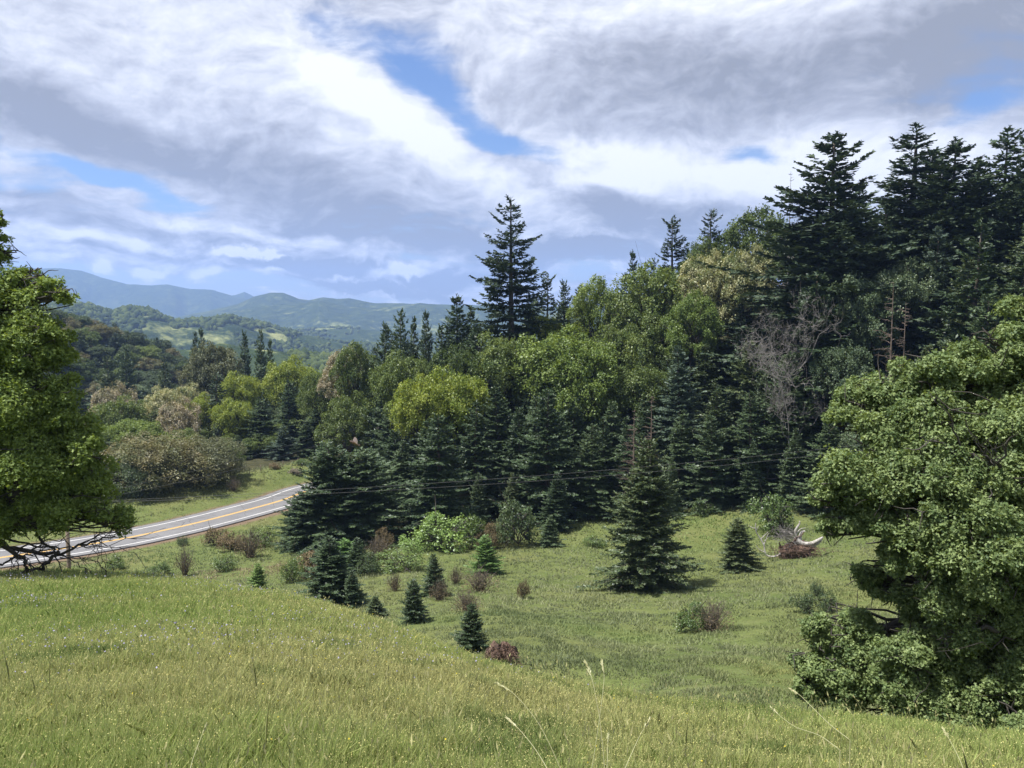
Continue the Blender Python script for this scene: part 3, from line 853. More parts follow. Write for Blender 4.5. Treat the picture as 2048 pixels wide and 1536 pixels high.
# ------------------------------------------------------------------ prototypes
def proto_fir(mat, **k):
    c, w, h, r = make_fir(**k); return Proto(c, w, h, r, M[mat], M['bark'])
tall = [proto_fir('fir', h=24, rad=4.2, levels=lv, per=6, seed=s, twig=.85, needle=.12, base=.06, shape=sh, irregular=ir, sparse=sp, droop=dr_) for s, sh, ir, sp, lv, dr_ in ((1, .85, .26, .05, 38, .3), (2, .7, .36, .14, 36, .35), (3, .95, .28, .08, 34, .25), (4, .75, .42, .18, 36, .4), (5, .62, .34, .1, 30, .45), (6, 1.0, .45, .25, 34, .3))]
mid = [proto_fir(m_, h=12, rad=3.2, levels=34, per=6, seed=s, twig=.46, needle=.075, base=.02, shape=sh, irregular=.2) for s, sh, m_ in ((11, .9, 'fir'), (12, .8, 'fir_olive'), (13, 1.0, 'fir'))]
young = [proto_fir(m_, h=5, rad=1.5, levels=24, per=6, seed=s, twig=.30, needle=.04, base=.0, shape=sh, irregular=.22) for s, sh, m_ in ((21, .9, 'fir'), (22, .75, 'fir_fresh'), (23, .85, 'fir_olive'))]
sil = [proto_fir('pine', h=40, rad=6.2, levels=44, per=5, seed=31, twig=1.05, needle=.15, base=.10, shape=.74, irregular=.36, sparse=.16, spread=.75, droop=.32),
       proto_fir('pine', h=34, rad=7.0, levels=40, per=6, seed=32, twig=1.1, needle=.17, base=.10, shape=.9, irregular=.28, sparse=.05, spread=1.0, droop=.3),
       proto_fir('pine', h=30, rad=3.6, levels=34, per=4, seed=33, twig=.8, needle=.13, base=.15, shape=.6, irregular=.45, sparse=.35, spread=1.2)]
olive = [recolor(p, M['fir_olive']) for p in tall[:2]] + [recolor(tall[2], M['fir_blue'])]
young_dark = [recolor(p, M['fir']) for p in (young[1], young[2])] + [young[0]]
BL = [make_broadleaf(h=17, rad=6.6, n=30000, size=.30, seed=s, nl=nl, base=b, ncl=16, dome=dm, lsize=.25, spread=.22, trunk_r=.34, up=.3, bole=True) for s, nl, b, dm in ((101, 52, .26, 1.0), (102, 40, .2, 1.05), (103, 60, .32, .95))]
BLP = {}
for k in ('oak_green', 'oak_bright', 'oak_yellow', 'oak_dark', 'oak_grey', 'oak_brown', 'cream', 'pinkish', 'madrone'):
    ps = []
    for i, (c, w, h, r) in enumerate(BL):
        if k != 'oak_green': ps.append(recolor(BLP['oak_green'][i], M[k])); continue
        ps.append(Proto(c, w, h, r, M[k], M['bark_oak'], bole=1.35))
    BLP[k] = ps
LOW = []
for s_ in (151, 152):
    c, w, h, r = make_broadleaf(h=11, rad=8.5, n=34000, size=.26, seed=s_, nl=60, base=.0, ncl=16, dome=1.15, lsize=.22, spread=.25, trunk_r=.4, up=.3)
    LOW.append(Proto(c, w, h, r, M['oak_green'], M['bark_oak']))
SH = [make_broadleaf(h=2.0, rad=1.4, n=3600, size=.11, seed=s, nl=14, base=.0, trunk_r=.04, lsize=.42, ncl=16) for s in (201, 202)]
SHP = {}
for k in ('shrub_green', 'shrub_bright', 'shrub_dark', 'shrub_brown', 'shrub_grey'):
    if k == 'shrub_green': SHP[k] = [Proto(c, w, h, r, M[k], M['bark_oak'], 'foliage', 'stem') for c, w, h, r in SH]
    else: SHP[k] = [recolor(p, M[k]) for p in SHP['shrub_green']]
def twiggy(seed):
    g = np.random.default_rng(seed); w = Soup(); f = Soup()
    for i in range(60):
        a = g.uniform(0, 6.28); t = g.uniform(.1, 1); e = np.array([math.cos(a) * t * 1.2, math.sin(a) * t * 1.2, g.uniform(.9, 1.7) * (1.15 - .4 * t)])
        P = limb(w, (math.cos(a) * .1, math.sin(a) * .1, -.1), e, .028, .008, g, sag=.1, n=5, k=3, wob=.07)
        for _ in range(6):
            q = P[g.integers(2, 5)]; limb(w, q, q + g.normal(0, .18, 3) + np.array([0, 0, .22]), .010, .004, g, n=3, k=3)
    n = 500; idx = g.uniform(0, 1, n); a = g.uniform(0, 6.28, n); rr = np.sqrt(g.random(n)) * 1.15
    P = np.stack([np.cos(a) * rr, np.sin(a) * rr, g.uniform(.3, 1.45, n) * (1.1 - .35 * rr)], 1)
    rhombi(f, P, g.normal(0, 1, (n, 3)), np.full(n, .10), np.full(n, .03), unit(g.normal(0, 1, (n, 3))), g.random(n))
    return Proto(f, w, 1.6, 1.2, M['shrub_brown'], M['twig'], 'foliage', 'stem')
TW = [twiggy(301), twiggy(302)]
print('prototypes')

PLACED = []     # px, py0, py1, w, r  for the features, so that scattered trees keep clear of them
def place(P, name, px, top, wpx, label, cat, base=None, r=None, group=None, sink=.1, tilt=(0, 0), rz=None, vis=None, minh=0):
    if r is None: x, y, z, r = hit(px, base, rmin=24)
    else: x, y, _ = pt(px, 700, r); z = gz(x, y)
    H = zat(px, top, r) - z
    H = max(H, minh, .3)
    W = wpx / FPX * y if wpx else None
    o = put(P, name, x, y, z - sink, H + sink, W, random.uniform(0, 6.28) if rz is None else rz, label, cat, group, tilt)
    PLACED.append((px, top, vis if vis else (base or top + 120), wpx or 60, r))
    return o

C, B = 'conifer_tree', 'broadleaf_tree'
# skyline conifers: (proto, px, top, width, r, label)
for P, px, top, w, r, lab in [
 (sil[0], 1022, 392, 207, 150, 'tallest lone pine rising dark against the clouds near the centre'),
 (sil[2], 1093, 545, 78, 158, 'slim dark conifer just right of the tallest pine'),
 (tall[1], 1128, 562, 69, 165, 'small blunt conifer top beside the slim one right of the tall pine'),
 (sil[2], 1160, 568, 66, 172, 'short dark conifer top behind the round bright oak on the skyline'),
 (tall[0], 915, 586, 126, 150, 'pointed dark fir left of the tallest pine, its top above the blue hills'),
 (tall[2], 940, 610, 90, 156, 'fir crowded against the right of the pointed dark fir'),
 (tall[0], 852, 616, 69, 165, 'thin isolated fir with layered branches against the far hills'),
 (tall[3], 800, 620, 93, 150, 'dense dark fir, tallest of the clump at the left end of the ridge wood'),
 (tall[2], 824, 632, 75, 158, 'fir right behind the tallest of the clump at the ridge end'),
 (tall[1], 772, 648, 90, 152, 'outermost left fir of the clump at the ridge end'),
 (tall[0], 750, 690, 66, 168, 'low dark fir spire left of the ridge-end clump'),
 (tall[3], 885, 650, 96, 145, 'broad fir below the thin isolated fir'),
 (tall[1], 955, 650, 135, 142, 'thick dark fir at the foot of the tallest pine'),
 (tall[0], 1262, 498, 66, 160, 'narrow conifer spire above the mid slope oaks'),
 (tall[2], 1240, 545, 90, 165, 'lower fir left of the narrow spire'),
 (sil[2], 1305, 515, 51, 170, 'tiny conifer tip between two skyline spires'),
 (sil[2], 1343, 433, 93, 168, 'open black conifer, left of the two slim skyline conifers'),
 (sil[2], 1415, 418, 87, 172, 'pointed black conifer, right of the two slim skyline conifers'),
 (sil[1], 1655, 272, 400, 140, 'massive dark fir with a broad pyramid crown on the right skyline'),
 (sil[0], 1812, 252, 330, 158, 'ragged tall conifer with long side limbs on the right skyline'),
 (sil[1], 1888, 282, 330, 150, 'dense pointed conifer right of the ragged tall one'),
 (tall[3], 1852, 300, 165, 156, 'second spire squeezed between the ragged and the dense conifer'),
 (tall[1], 1932, 330, 135, 160, 'shorter dark conifer beside the dense pointed one'),
 (tall[3], 1990, 262, 230, 152, 'tall dark conifer near the right edge of the view'),
 (sil[1], 2062, 250, 260, 148, 'dark broad conifer cut by the right edge of the view'),
 (tall[1], 1760, 400, 150, 150, 'dark conifer under the ragged one'),
 (tall[0], 1712, 360, 150, 160, 'dark conifer low between the massive fir and the ragged one'),
]:
    place(P, C, px, top, w, lab, 'conifer', r=r, vis=top + 120)
# left valley spires
for P, px, top, w, r, lab in [
 (tall[0], 402, 652, 38, 265, 'right of the twin dark fir tips standing against the hazy hills at left'),
 (tall[2], 386, 662, 36, 268, 'left of the twin dark fir tips standing against the hazy hills at left'),
 (tall[1], 490, 663, 42, 240, 'left fir of the dark trio below the far green hills'),
 (tall[3], 521, 658, 46, 236, 'middle and tallest fir of the dark trio below the far green hills'),
 (tall[0], 541, 676, 42, 234, 'right fir of the dark trio below the far green hills'),
 (tall[2], 466, 696, 38, 244, 'shorter fir just left of the dark trio'),
 (sil[2], 430, 745, 62, 196, 'dark mossy fir standing between the two yellow oaks in the valley'),
 (tall[0], 470, 870, 70, 178, 'green fir above the fence at the left of the verge'),
 (tall[3], 640, 800, 90, 190, 'fir behind the road bend with its top under the power lines'),
 (tall[1], 520, 800, 90, 186, 'fir right of the yellow oaks in the valley'),
 (tall[2], 575, 760, 80, 200, 'tall fir in the valley left of the road bend'),
 (olive[2], 560, 850, 76, 176, 'pale bluish young fir behind the fence line'),
 (tall[0], 610, 840, 90, 178, 'dark fir at the edge of the verge left of the road bend'),
 (olive[0], 330, 720, 70, 300, 'olive conifer on the wooded slope at left'),
 (tall[1], 250, 690, 70, 310, 'dark fir on the wooded slope near the left oak'),
 (olive[1], 215, 715, 80, 290, 'broad greyish conifer beside the left oak crown'),
]:
    place(P, C, px, top, w, lab, 'conifer', r=r, vis=top + 90)
# broadleaf crowns: kind, px, top, width, r, visible bottom, label
for k, px, top, w, r, vb, lab in [
 ('oak_green', 1500, 424, 170, 172, 560, 'open-crowned oak on the ridge top left of the bare snag'),
 ('oak_green', 1410, 480, 110, 168, 560, 'dark green oak under the pointed black skyline conifer'),
 ('cream', 1400, 510, 120, 152, 620, 'cream-blossomed tree, left one of the pair high on the slope'),
 ('cream', 1480, 500, 120, 150, 620, 'cream-blossomed tree, right one of the pair high on the slope'),
 ('oak_green', 1300, 532, 170, 152, 680, 'large green oak left of the cream-blossomed pair'),
 ('oak_bright', 1382, 588, 105, 140, 690, 'rounded mint-green oak alone below the cream-blossomed pair'),
 ('oak_bright', 1196, 562, 110, 158, 650, 'round bright oak standing out on the centre skyline'),
 ('oak_green', 1290, 620, 130, 145, 700, 'yellowish green oak left of the mint-green one'),
 ('oak_yellow', 1075, 628, 110, 155, 680, 'pale yellow-green oak right of the tall pine foot'),
 ('oak_bright', 1120, 655, 210, 136, 770, 'broad vivid green oak in the middle of the wood'),
 ('oak_bright', 1160, 690, 160, 130, 800, 'vivid green oak overlapping the broad one at its right'),
 ('oak_green', 1230, 655, 130, 138, 780, 'olive-tipped oak right of the broad vivid green one'),
 ('oak_green', 1280, 720, 120, 132, 820, 'dull green oak low on the slope below the olive-tipped one'),
 ('oak_green', 990, 672, 150, 138, 760, 'green oak beneath the tallest pine'),
 ('oak_green', 925, 692, 130, 136, 760, 'green oak left of the one beneath the tallest pine'),
 ('oak_yellow', 905, 736, 140, 126, 800, 'bright yellow-green oak in the centre left of the wood'),
 ('oak_yellow', 842, 752, 120, 123, 850, 'yellow-green oak with its skirt hanging low over dark firs'),
 ('oak_green', 810, 704, 125, 140, 790, 'rounded green oak below the ridge-end fir clump'),
 ('oak_green', 715, 690, 80, 165, 760, 'green oak at the gap left of the ridge-end clump'),
 ('pinkish', 684, 700, 60, 175, 760, 'sparse pinkish-grey tree in the gap before the far hills'),
 ('oak_green', 640, 742, 80, 185, 800, 'green oak above the road bend'),
 ('oak_green', 690, 790, 110, 160, 860, 'green oak behind the power lines near the road bend'),
 ('oak_yellow', 575, 714, 100, 222, 760, 'yellow-green oak right below the dark fir trio'),
 ('oak_yellow', 478, 744, 78, 205, 800, 'upper of the two yellow oaks beside the mossy fir'),
 ('oak_yellow', 466, 797, 82, 190, 880, 'lower right yellow oak beside the mossy fir'),
 ('oak_yellow', 395, 788, 76, 198, 850, 'lower left yellow oak beside the mossy fir'),
 ('pinkish', 347, 802, 90, 188, 870, 'pale pinkish tree between the yellow oak and the bright green one'),
 ('cream', 320, 776, 80, 205, 820, 'cream-flowering tree above the pale pinkish one'),
 ('pinkish', 215, 774, 95, 215, 830, 'pinkish cream tree next to the left oak crown'),
 ('cream', 375, 770, 70, 225, 800, 'small cream-topped tree behind the yellow oak'),
 ('oak_bright', 262, 838, 120, 178, 890, 'bright green oak low in the valley beside the left oak'),
 ('oak_green', 235, 798, 110, 200, 860, 'dome of mid green leaves under the pinkish cream tree'),
 ('oak_grey', 425, 688, 96, 235, 770, 'grey-brown rounded oak below the twin fir tips'),
 ('low oak_brown', 325, 872, 235, 153, 1010, 'big brownish lichen-covered oak, left one of the pair above the road'),
 ('low oak_grey', 405, 880, 145, 154, 1000, 'grey lichen-covered oak, right one of the pair above the road'),
 ('low oak_dark', 250, 910, 170, 151, 1010, 'dark evergreen oak between the left oak crown and the road'),
 ('oak_bright', 453, 890, 56, 160, 945, 'small fresh green tree right of the grey lichen-covered oak'),
 ('oak_green', 520, 870, 70, 182, 930, 'light green tree behind the fence line'),
 ('madrone', 1720, 560, 130, 132, 800, 'grey-green evergreen in the shaded wood below the massive fir'),
 ('madrone', 1800, 520, 130, 140, 700, 'grey-green evergreen below the ragged conifer in deep shade'),
 ('madrone', 1690, 690, 110, 122, 850, 'small grey-green evergreen just left of the right oak crown'),
]:
    i = (px * 7 + r) % 3; low = k.startswith('low '); k = k.replace('low ', '')
    Q = BLP[k][i]
    if low: Q = recolor(LOW[px % 2], M[k])
    place(Q, B, px, top, w, lab, 'tree', r=r, vis=vb)
print('features')
# ------------------------------------------------------------------ scattered wood
def scatter():
    g = random.Random(99)
    rows = [0, 7, 15, 24, 34, 46, 60, 76, 94]
    n_c = n_b = 0
    for ri, dr in enumerate(rows):
        px = 700 + g.uniform(0, 60)
        while px < 2230:
            r = float(edge_r(px)) + dr + g.uniform(-2.5, 2.5)
            step = g.uniform(4.6, 6.6) / r * FPX * (1 + .03 * ri)
            px += step
            x, y, _ = pt(px, 700, r); z = gz(x, y)
            if float(road_dist(x, y)) < 9: continue
            if px > 1700 and r < 125 and px > 1900: pass
            H = g.uniform(13, 24) * (.82 if ri == 0 else 1) * (1.35 if px > 1500 and ri > 1 else 1)
            if ri == 0 and g.random() < .25: H *= .5
            # stay clear of the feature crowns behind and in front
            ok = True
            for (fx, ft, fb, fw, fr) in PLACED:
                if abs(fx - px) < fw * .5 + 18:
                    if fr > r + 1:
                        lim = zat(px, fb - g.uniform(0, 25), r) - z
                        if lim < H: H = lim
                    elif abs(fr - r) < 3.0 and abs(fx - px) < fw * .3: ok = False
            if px < 1000 and r > 150: continue
            if H < 4.5 or not ok: continue
            # the wood must not rise over the skyline of the photograph
            sky = float(np.interp(px, [700, 760, 880, 960, 1100, 1160, 1250, 1320, 1450, 1560, 1620, 1760, 1900, 2048, 2300], [740, 690, 660, 640, 640, 600, 560, 560, 520, 470, 420, 400, 370, 340, 330]))
            H = min(H, zat(px, sky + g.uniform(0, 60), r) - z)
            if H < 4.5: continue
            shade = px > 1480
            q = g.random() * (.6 if dr < 16 and not (shade and dr > 0) else 1)
            rz = g.uniform(0, 6.28)
            if q < (.84 if shade else .84):
                P = (g.choice(tall) if q < .5 else g.choice(olive)) if H > 11 else g.choice(mid)
                W = H * g.uniform(.44, .62)
                lab = 'dark conifer in the shaded wood on the right slope' if shade else ('dark fir in the front wall of the wood behind the hollow' if ri < 3 else 'dark fir deep in the wood of the middle slope')
                put(P, C, x, y, z - .2, H, W, rz, lab, 'conifer', 'conifers of the wood, right slope' if shade else 'conifers of the wood, middle slope')
                n_c += 1
            else:
                k = g.choice(['madrone', 'oak_dark', 'oak_dark', 'madrone', 'oak_grey']) if shade else g.choice(['oak_green', 'oak_dark', 'oak_green', 'madrone'])
                H2 = min(H, 15)
                put(g.choice(BLP[k]), B, x, y, z - .2, H2, H2 * g.uniform(.6, .8), rz,
                    'evergreen broadleaf tree in the shaded wood on the right slope' if shade else 'broadleaf tree among the firs of the middle slope', 'tree', 'broadleaf trees of the wood, right slope' if shade else 'broadleaf trees of the wood, middle slope')
                n_b += 1
    # the valley and the wooded slope at the left
    rr = [166, 174, 184, 196, 210, 226, 244, 264, 286, 306, 324, 340, 356, 372, 388, 404, 420, 436, 452, 464]
    for ri, r0 in enumerate(rr):
        px = (100 if r0 < 300 else 10) + g.uniform(0, 40)
        end = 770 if r0 < 230 else (640 if r0 < 300 else 500)
        while px < end:
            r = r0 + g.uniform(-4, 4)
            px += g.uniform(5.5, 8.0) / r * FPX * (1.0 + .012 * ri)
            x, y, _ = pt(px, 700, r); z = gz(x, y)
            if float(road_dist(x, y)) < 11: continue
            if 425 < px < 660 and r < 172: continue
            H = g.uniform(13, 23) if r < 330 else g.uniform(9, 14)
            ok = True
            for (fx, ft, fb, fw, fr) in PLACED:
                if abs(fx - px) < fw * .5 + 10:
                    if fr > r + 1: H = min(H, zat(px, fb - g.uniform(0, 14), r) - z)
                    elif abs(fr - r) < 3 and abs(fx - px) < fw * .3: ok = False
            sky = float(np.interp(px, [100, 180, 300, 450, 560, 640, 700, 760], [628, 634, 692, 742, 735, 745, 745, 720]))
            if r < 330: H = min(H, zat(px, sky + g.uniform(0, 14), r) - z)
            if H < 5 or not ok: continue
            q = g.random(); rz = g.uniform(0, 6.28)
            hill = r > 300
            if q < (.35 if hill else .52):
                put(g.choice(tall + olive), C, x, y, z - .2, H, H * g.uniform(.55, .8), rz, 'small distant conifer on the wooded hillside at left' if hill else 'conifer in the wooded valley left of the road bend', 'conifer', 'conifers of the left hillside' if hill else 'conifers of the valley'); n_c += 1
            else:
                k = g.choice(['oak_dark', 'oak_green', 'oak_dark', 'oak_green', 'madrone', 'oak_brown']) if hill else g.choice(['oak_green', 'oak_dark', 'oak_green', 'madrone', 'oak_yellow' if g.random() < .25 else 'oak_green'])
                H2 = min(H, 13)
                put(g.choice(BLP[k]), B, x, y, z - .2, H2, H2 * g.uniform(.85, 1.25), rz, 'small distant rounded tree on the wooded hillside at left' if hill else 'rounded broadleaf tree in the wooded valley left of the road bend', 'tree', 'broadleaf trees of the left hillside' if hill else 'broadleaf trees of the valley'); n_b += 1
    print('scatter', n_c, n_b)
scatter()

# ------------------------------------------------------------------ trees and shrubs standing in the hollow
def proto_one(mat, **k): return proto_fir(mat, **k)
big = proto_one('fir_olive', h=14, rad=3.6, levels=40, per=7, seed=77, twig=.50, needle=.065, base=.01, shape=.72, irregular=.30, droop=.28)
place(big, C, 1290, 878, 205, 'broad dark conifer standing alone in the hollow, its skirt on the grass', 'conifer', base=1178)
side = proto_one('fir', h=12, rad=4.3, levels=38, per=7, seed=78, twig=.48, needle=.070, base=.0, shape=.55, irregular=.22)
place(side, C, 722, 905, 235, 'round-shouldered dark conifer, right of the dense pair by the road', 'conifer', base=1085)
place(recolor(side, M['fir']), C, 660, 893, 200, 'pointed dark conifer, taller left one of the dense pair by the road', 'conifer', base=1092)
place(side, C, 612, 985, 150, 'low dark conifer spreading at the left foot of the dense pair by the road', 'conifer', base=1094)
for P, px, base, top, w, lab in [
 (mid[0], 662, 1208, 1072, 112, 'dark young conifer half hidden behind the grassy brow, biggest of its row'),
 (young[0], 705, 1213, 1140, 50, 'small dark conifer leaning on the biggest one behind the brow'),
 (young[0], 868, 1192, 1106, 52, 'slim young conifer in the hollow between grey bushes'),
 (young[1], 972, 1148, 1070, 54, 'fresh yellow-green young conifer at the middle of the hollow'),
 (young_dark[0], 829, 1246, 1158, 50, 'small pointed conifer just behind the brow'),
 (young_dark[1], 943, 1303, 1206, 64, 'dark bushy young conifer beside the red earth bank'),
 (young[2], 751, 1234, 1192, 46, 'tiny dark conifer seedling on the brow'),
 (young[1], 516, 1178, 1126, 34, 'lone small seedling fir in the straw-coloured patch'),
 (mid[1], 1475, 1140, 1035, 76, 'neat dense conical fir near the uprooted stump'),
 (mid[0], 1112, 1060, 945, 70, 'dark conifer at the wood edge with a pale green tip'),
 (young_dark[2], 1100, 1092, 1030, 48, 'short grey-green conifer in front of the wood edge'),
 (young[1], 690, 1140, 1078, 70, 'bright green young tree in front of the dense pair by the road'),
 (young[0], 716, 1144, 1075, 52, 'dark young fir right of the bright green one'),
 (mid[2], 800, 1030, 880, 90, 'fir at the left corner of the wood edge'),
 (young_dark[2], 1452, 1010, 965, 46, 'little dark fir beside the arched dead branch'),
]:
    place(P, 'young_conifer', px, top, int(w * 1.3), lab, 'conifer', base=base)
sg, sb, sd, sr, sy = [SHP[k] for k in ('shrub_green', 'shrub_bright', 'shrub_dark', 'shrub_brown', 'shrub_grey')]
for P, px, base, top, w, lab in [
 (sd[0], 1035, 1094, 1008, 80, 'dense blue-green juniper-like bush at the wood edge'),
 (sd[1], 1003, 1090, 1050, 50, 'low dark bush left of the juniper-like one'),
 (sb[0], 880, 1100, 1035, 110, 'bright green spreading bush in front of the wood'),
 (sb[1], 840, 1100, 1070, 80, 'lower bright green bush left of the spreading one'),
 (sd[0], 838, 1064, 1020, 60, 'dark bush under the corner of the wood'),
 (sg[1], 905, 1068, 1015, 80, 'olive bush behind the bright green spreading one'),
 (sg[0], 950, 1096, 1036, 60, 'yellow-tipped bush beside the bright green spreading one'),
 (sr[0], 975, 1098, 1052, 50, 'brownish bush right of the yellow-tipped one'),
 (sg[1], 800, 1140, 1108, 110, 'tangled pale green bramble mound'),
 (sg[0], 1552, 1068, 995, 86, 'rounded olive bush behind the uprooted stump'),
 (sd[0], 1613, 1226, 1190, 46, 'low round dark bush, left of the three in the hollow'),
 (sd[1], 1656, 1226, 1190, 42, 'low round dark bush, right of the three in the hollow'),
 (sd[1], 1633, 1192, 1166, 26, 'smallest and farthest of the three low dark bushes'),
 (sg[0], 1384, 1262, 1210, 66, 'green-tipped half of the wide bush on the open grass'),
 (TW[0], 1424, 1262, 1210, 96, 'wide grey-stemmed bush on the open grass below the lone conifer'),
 (TW[1], 960, 1182, 1145, 84, 'brown leafless bush below the yellow-green young conifer'),
 (TW[0], 790, 1182, 1150, 38, 'small grey leafless bush at the left of the hollow'),
 (TW[0], 935, 1225, 1188, 74, 'pale grey leafless bush behind the dark bushy young conifer'),
 (TW[1], 912, 1168, 1140, 38, 'reddish leafless bush beside the slim young conifer'),
 (TW[1], 880, 1200, 1165, 50, 'grey twiggy bush at the foot of the slim young conifer'),
 (sr[1], 1047, 1198, 1165, 22, 'tiny brownish sapling bush in mid hollow'),
 (sg[1], 1190, 1092, 1074, 46, 'low vivid weed clump in front of the wood'),
 (sr[0], 765, 1100, 1060, 36, 'rusty leafy sapling right of the dense pair by the road'),
 (TW[0], 755, 1120, 1080, 60, 'brownish bush under the rusty leafy sapling'),
 (sg[0], 1400, 1030, 1004, 40, 'low green bush beside the lone conifer, near the wood'),
 (TW[1], 370, 1152, 1102, 46, 'dark leafless bush on the road bank'),
 (sg[0], 230, 1142, 1114, 38, 'round green bush near the white marker post'),
 (sd[1], 367, 1092, 1074, 24, 'small dark bush high on the road bank'),
 (sr[1], 465, 1100, 1068, 56, 'brown-green bush on the road bank'),
 (TW[0], 500, 1115, 1066, 64, 'grey-brown bush left of the dense pair by the road'),
 (sr[0], 430, 1092, 1060, 46, 'upper brown bush on the road bank'),
 (sg[1], 452, 1142, 1112, 46, 'green bush on the lower road bank'),
 (sg[0], 320, 1150, 1128, 44, 'low green bush behind the brow near the pole'),
 (sg[1], 585, 1165, 1120, 44, 'olive bush in the straw-coloured patch'),
 (sr[0], 620, 1150, 1110, 70, 'dull bush left of the dark young conifer behind the brow'),
 (TW[1], 467, 982, 960, 32, 'twiggy bush on the grassy bank across the road'),
 (sy[0], 590, 948, 938, 26, 'pinkish grey bush on the bank across the road'),
 (sg[0], 608, 930, 919, 40, 'low olive bush at the top of the bank across the road'),
 (sr[1], 550, 938, 927, 22, 'small rusty bush by the last fence post'),
 (sg[1], 530, 1092, 1060, 50, 'bush at the shadowed foot of the low dark conifer by the road'),
 (sd[0], 735, 1150, 1110, 46, 'dark bush right of the dark young fir'),
]:
    place(P, 'shrub', px, top, w, lab, 'bush', base=base, minh=.5)
# dead wood of the slope
def one(name, wood, mat, px, r, label, cat, pname='branches', rz=0, z=None, s=1):
    x, y, _ = pt(px, 700, r); zz = gz(x, y) if z is None else z
    o = empty(name, (x, y, zz), rz); o.scale = (s, s, s); tag(o, label, cat)
    wood.build(pname, mat, o); return o
for px, r, top, seed, lab in ((1560, 121, 560, 5, 'pale grey leafless tree with a wide fan of twigs in the wood'), (1530, 124, 590, 6, 'grey leafless tree at the left of the wide fan of twigs'), (1592, 119, 650, 8, 'low grey leafless tree at the right of the wide fan of twigs')):
    x, y, _ = pt(px, 700, r); z = gz(x, y); H = zat(px, top, r) - z
    w = make_bare(h=H, rad=H * .34, seed=seed, depth=6, r0=.22, nchild=(2, 4), up=.62, ratio=.74, k=5, fine=2.4)
    one('dead_tree', w, M['bark_grey'], px, r, lab, 'dead tree', 'trunk')
for px, r, top, rad, lab in ((1572, 150, 340, 4.6, 'bare grey snag with short side twigs on the skyline'), (1270, 109, 820, 3, 'thin bare snag inside the dark wood'), (770, 152, 690, 3.2, 'bleached snag below the ridge-end firs'), (1782, 103, 560, 3.4, 'bare reddish trunk with thin dead limbs in the shaded wood'), (1808, 106, 600, 2.5, 'second bare reddish trunk right of the first in the shaded wood'), (1305, 108, 790, 2.0, 'slim bare pole trunk right of the thin snag inside the wood')):
    x, y, _ = pt(px, 700, r); z = gz(x, y); H = zat(px, top, r) - z
    w = make_bare(h=H, rad=rad, seed=int(px), conifer=True, r0=.26)
    one('dead_tree', w, M['bark_grey'] if px in (1572, 770) else M['bark_red'], px, r, lab, 'dead tree', 'trunk')
g = np.random.default_rng(3)
w = Soup(); x0, y0, z0, r0 = hit(1402, 1012)
limb(w, (0, 0, 0), (5.2, 1.5, 2.6), .16, .06, g, sag=.14, n=9, k=5, wob=.03); limb(w, (.6, .1, .4), (2.6, .4, .6), .07, .03, g, sag=.1)
limb(w, (4.0, 1.1, 2.3), (5.6, .6, 3.6), .06, .02, g)
o = empty('fallen_branch', (x0, y0, z0)); w.build('branch', M['bark_grey'], o); tag(o, 'arched dead branch lying at the wood edge', 'branch')
w = Soup(); x0, y0, z0, r0 = hit(1560, 985, rmin=100)
limb(w, (-5, 0, 1), (3, 0, 3.4), .12, .04, g, n=9, wob=.05); limb(w, (-2, 0, 2), (-1.5, -.4, 4.5), .07, .02, g); limb(w, (0, 0, 2.4), (2.4, -.4, 1.0), .06, .02, g)
o = empty('fallen_branch', (x0, y0, z0)); w.build('branch', M['bark_grey'], o); tag(o, 'dead limbs leaning inside the wood behind the olive bush', 'branch')

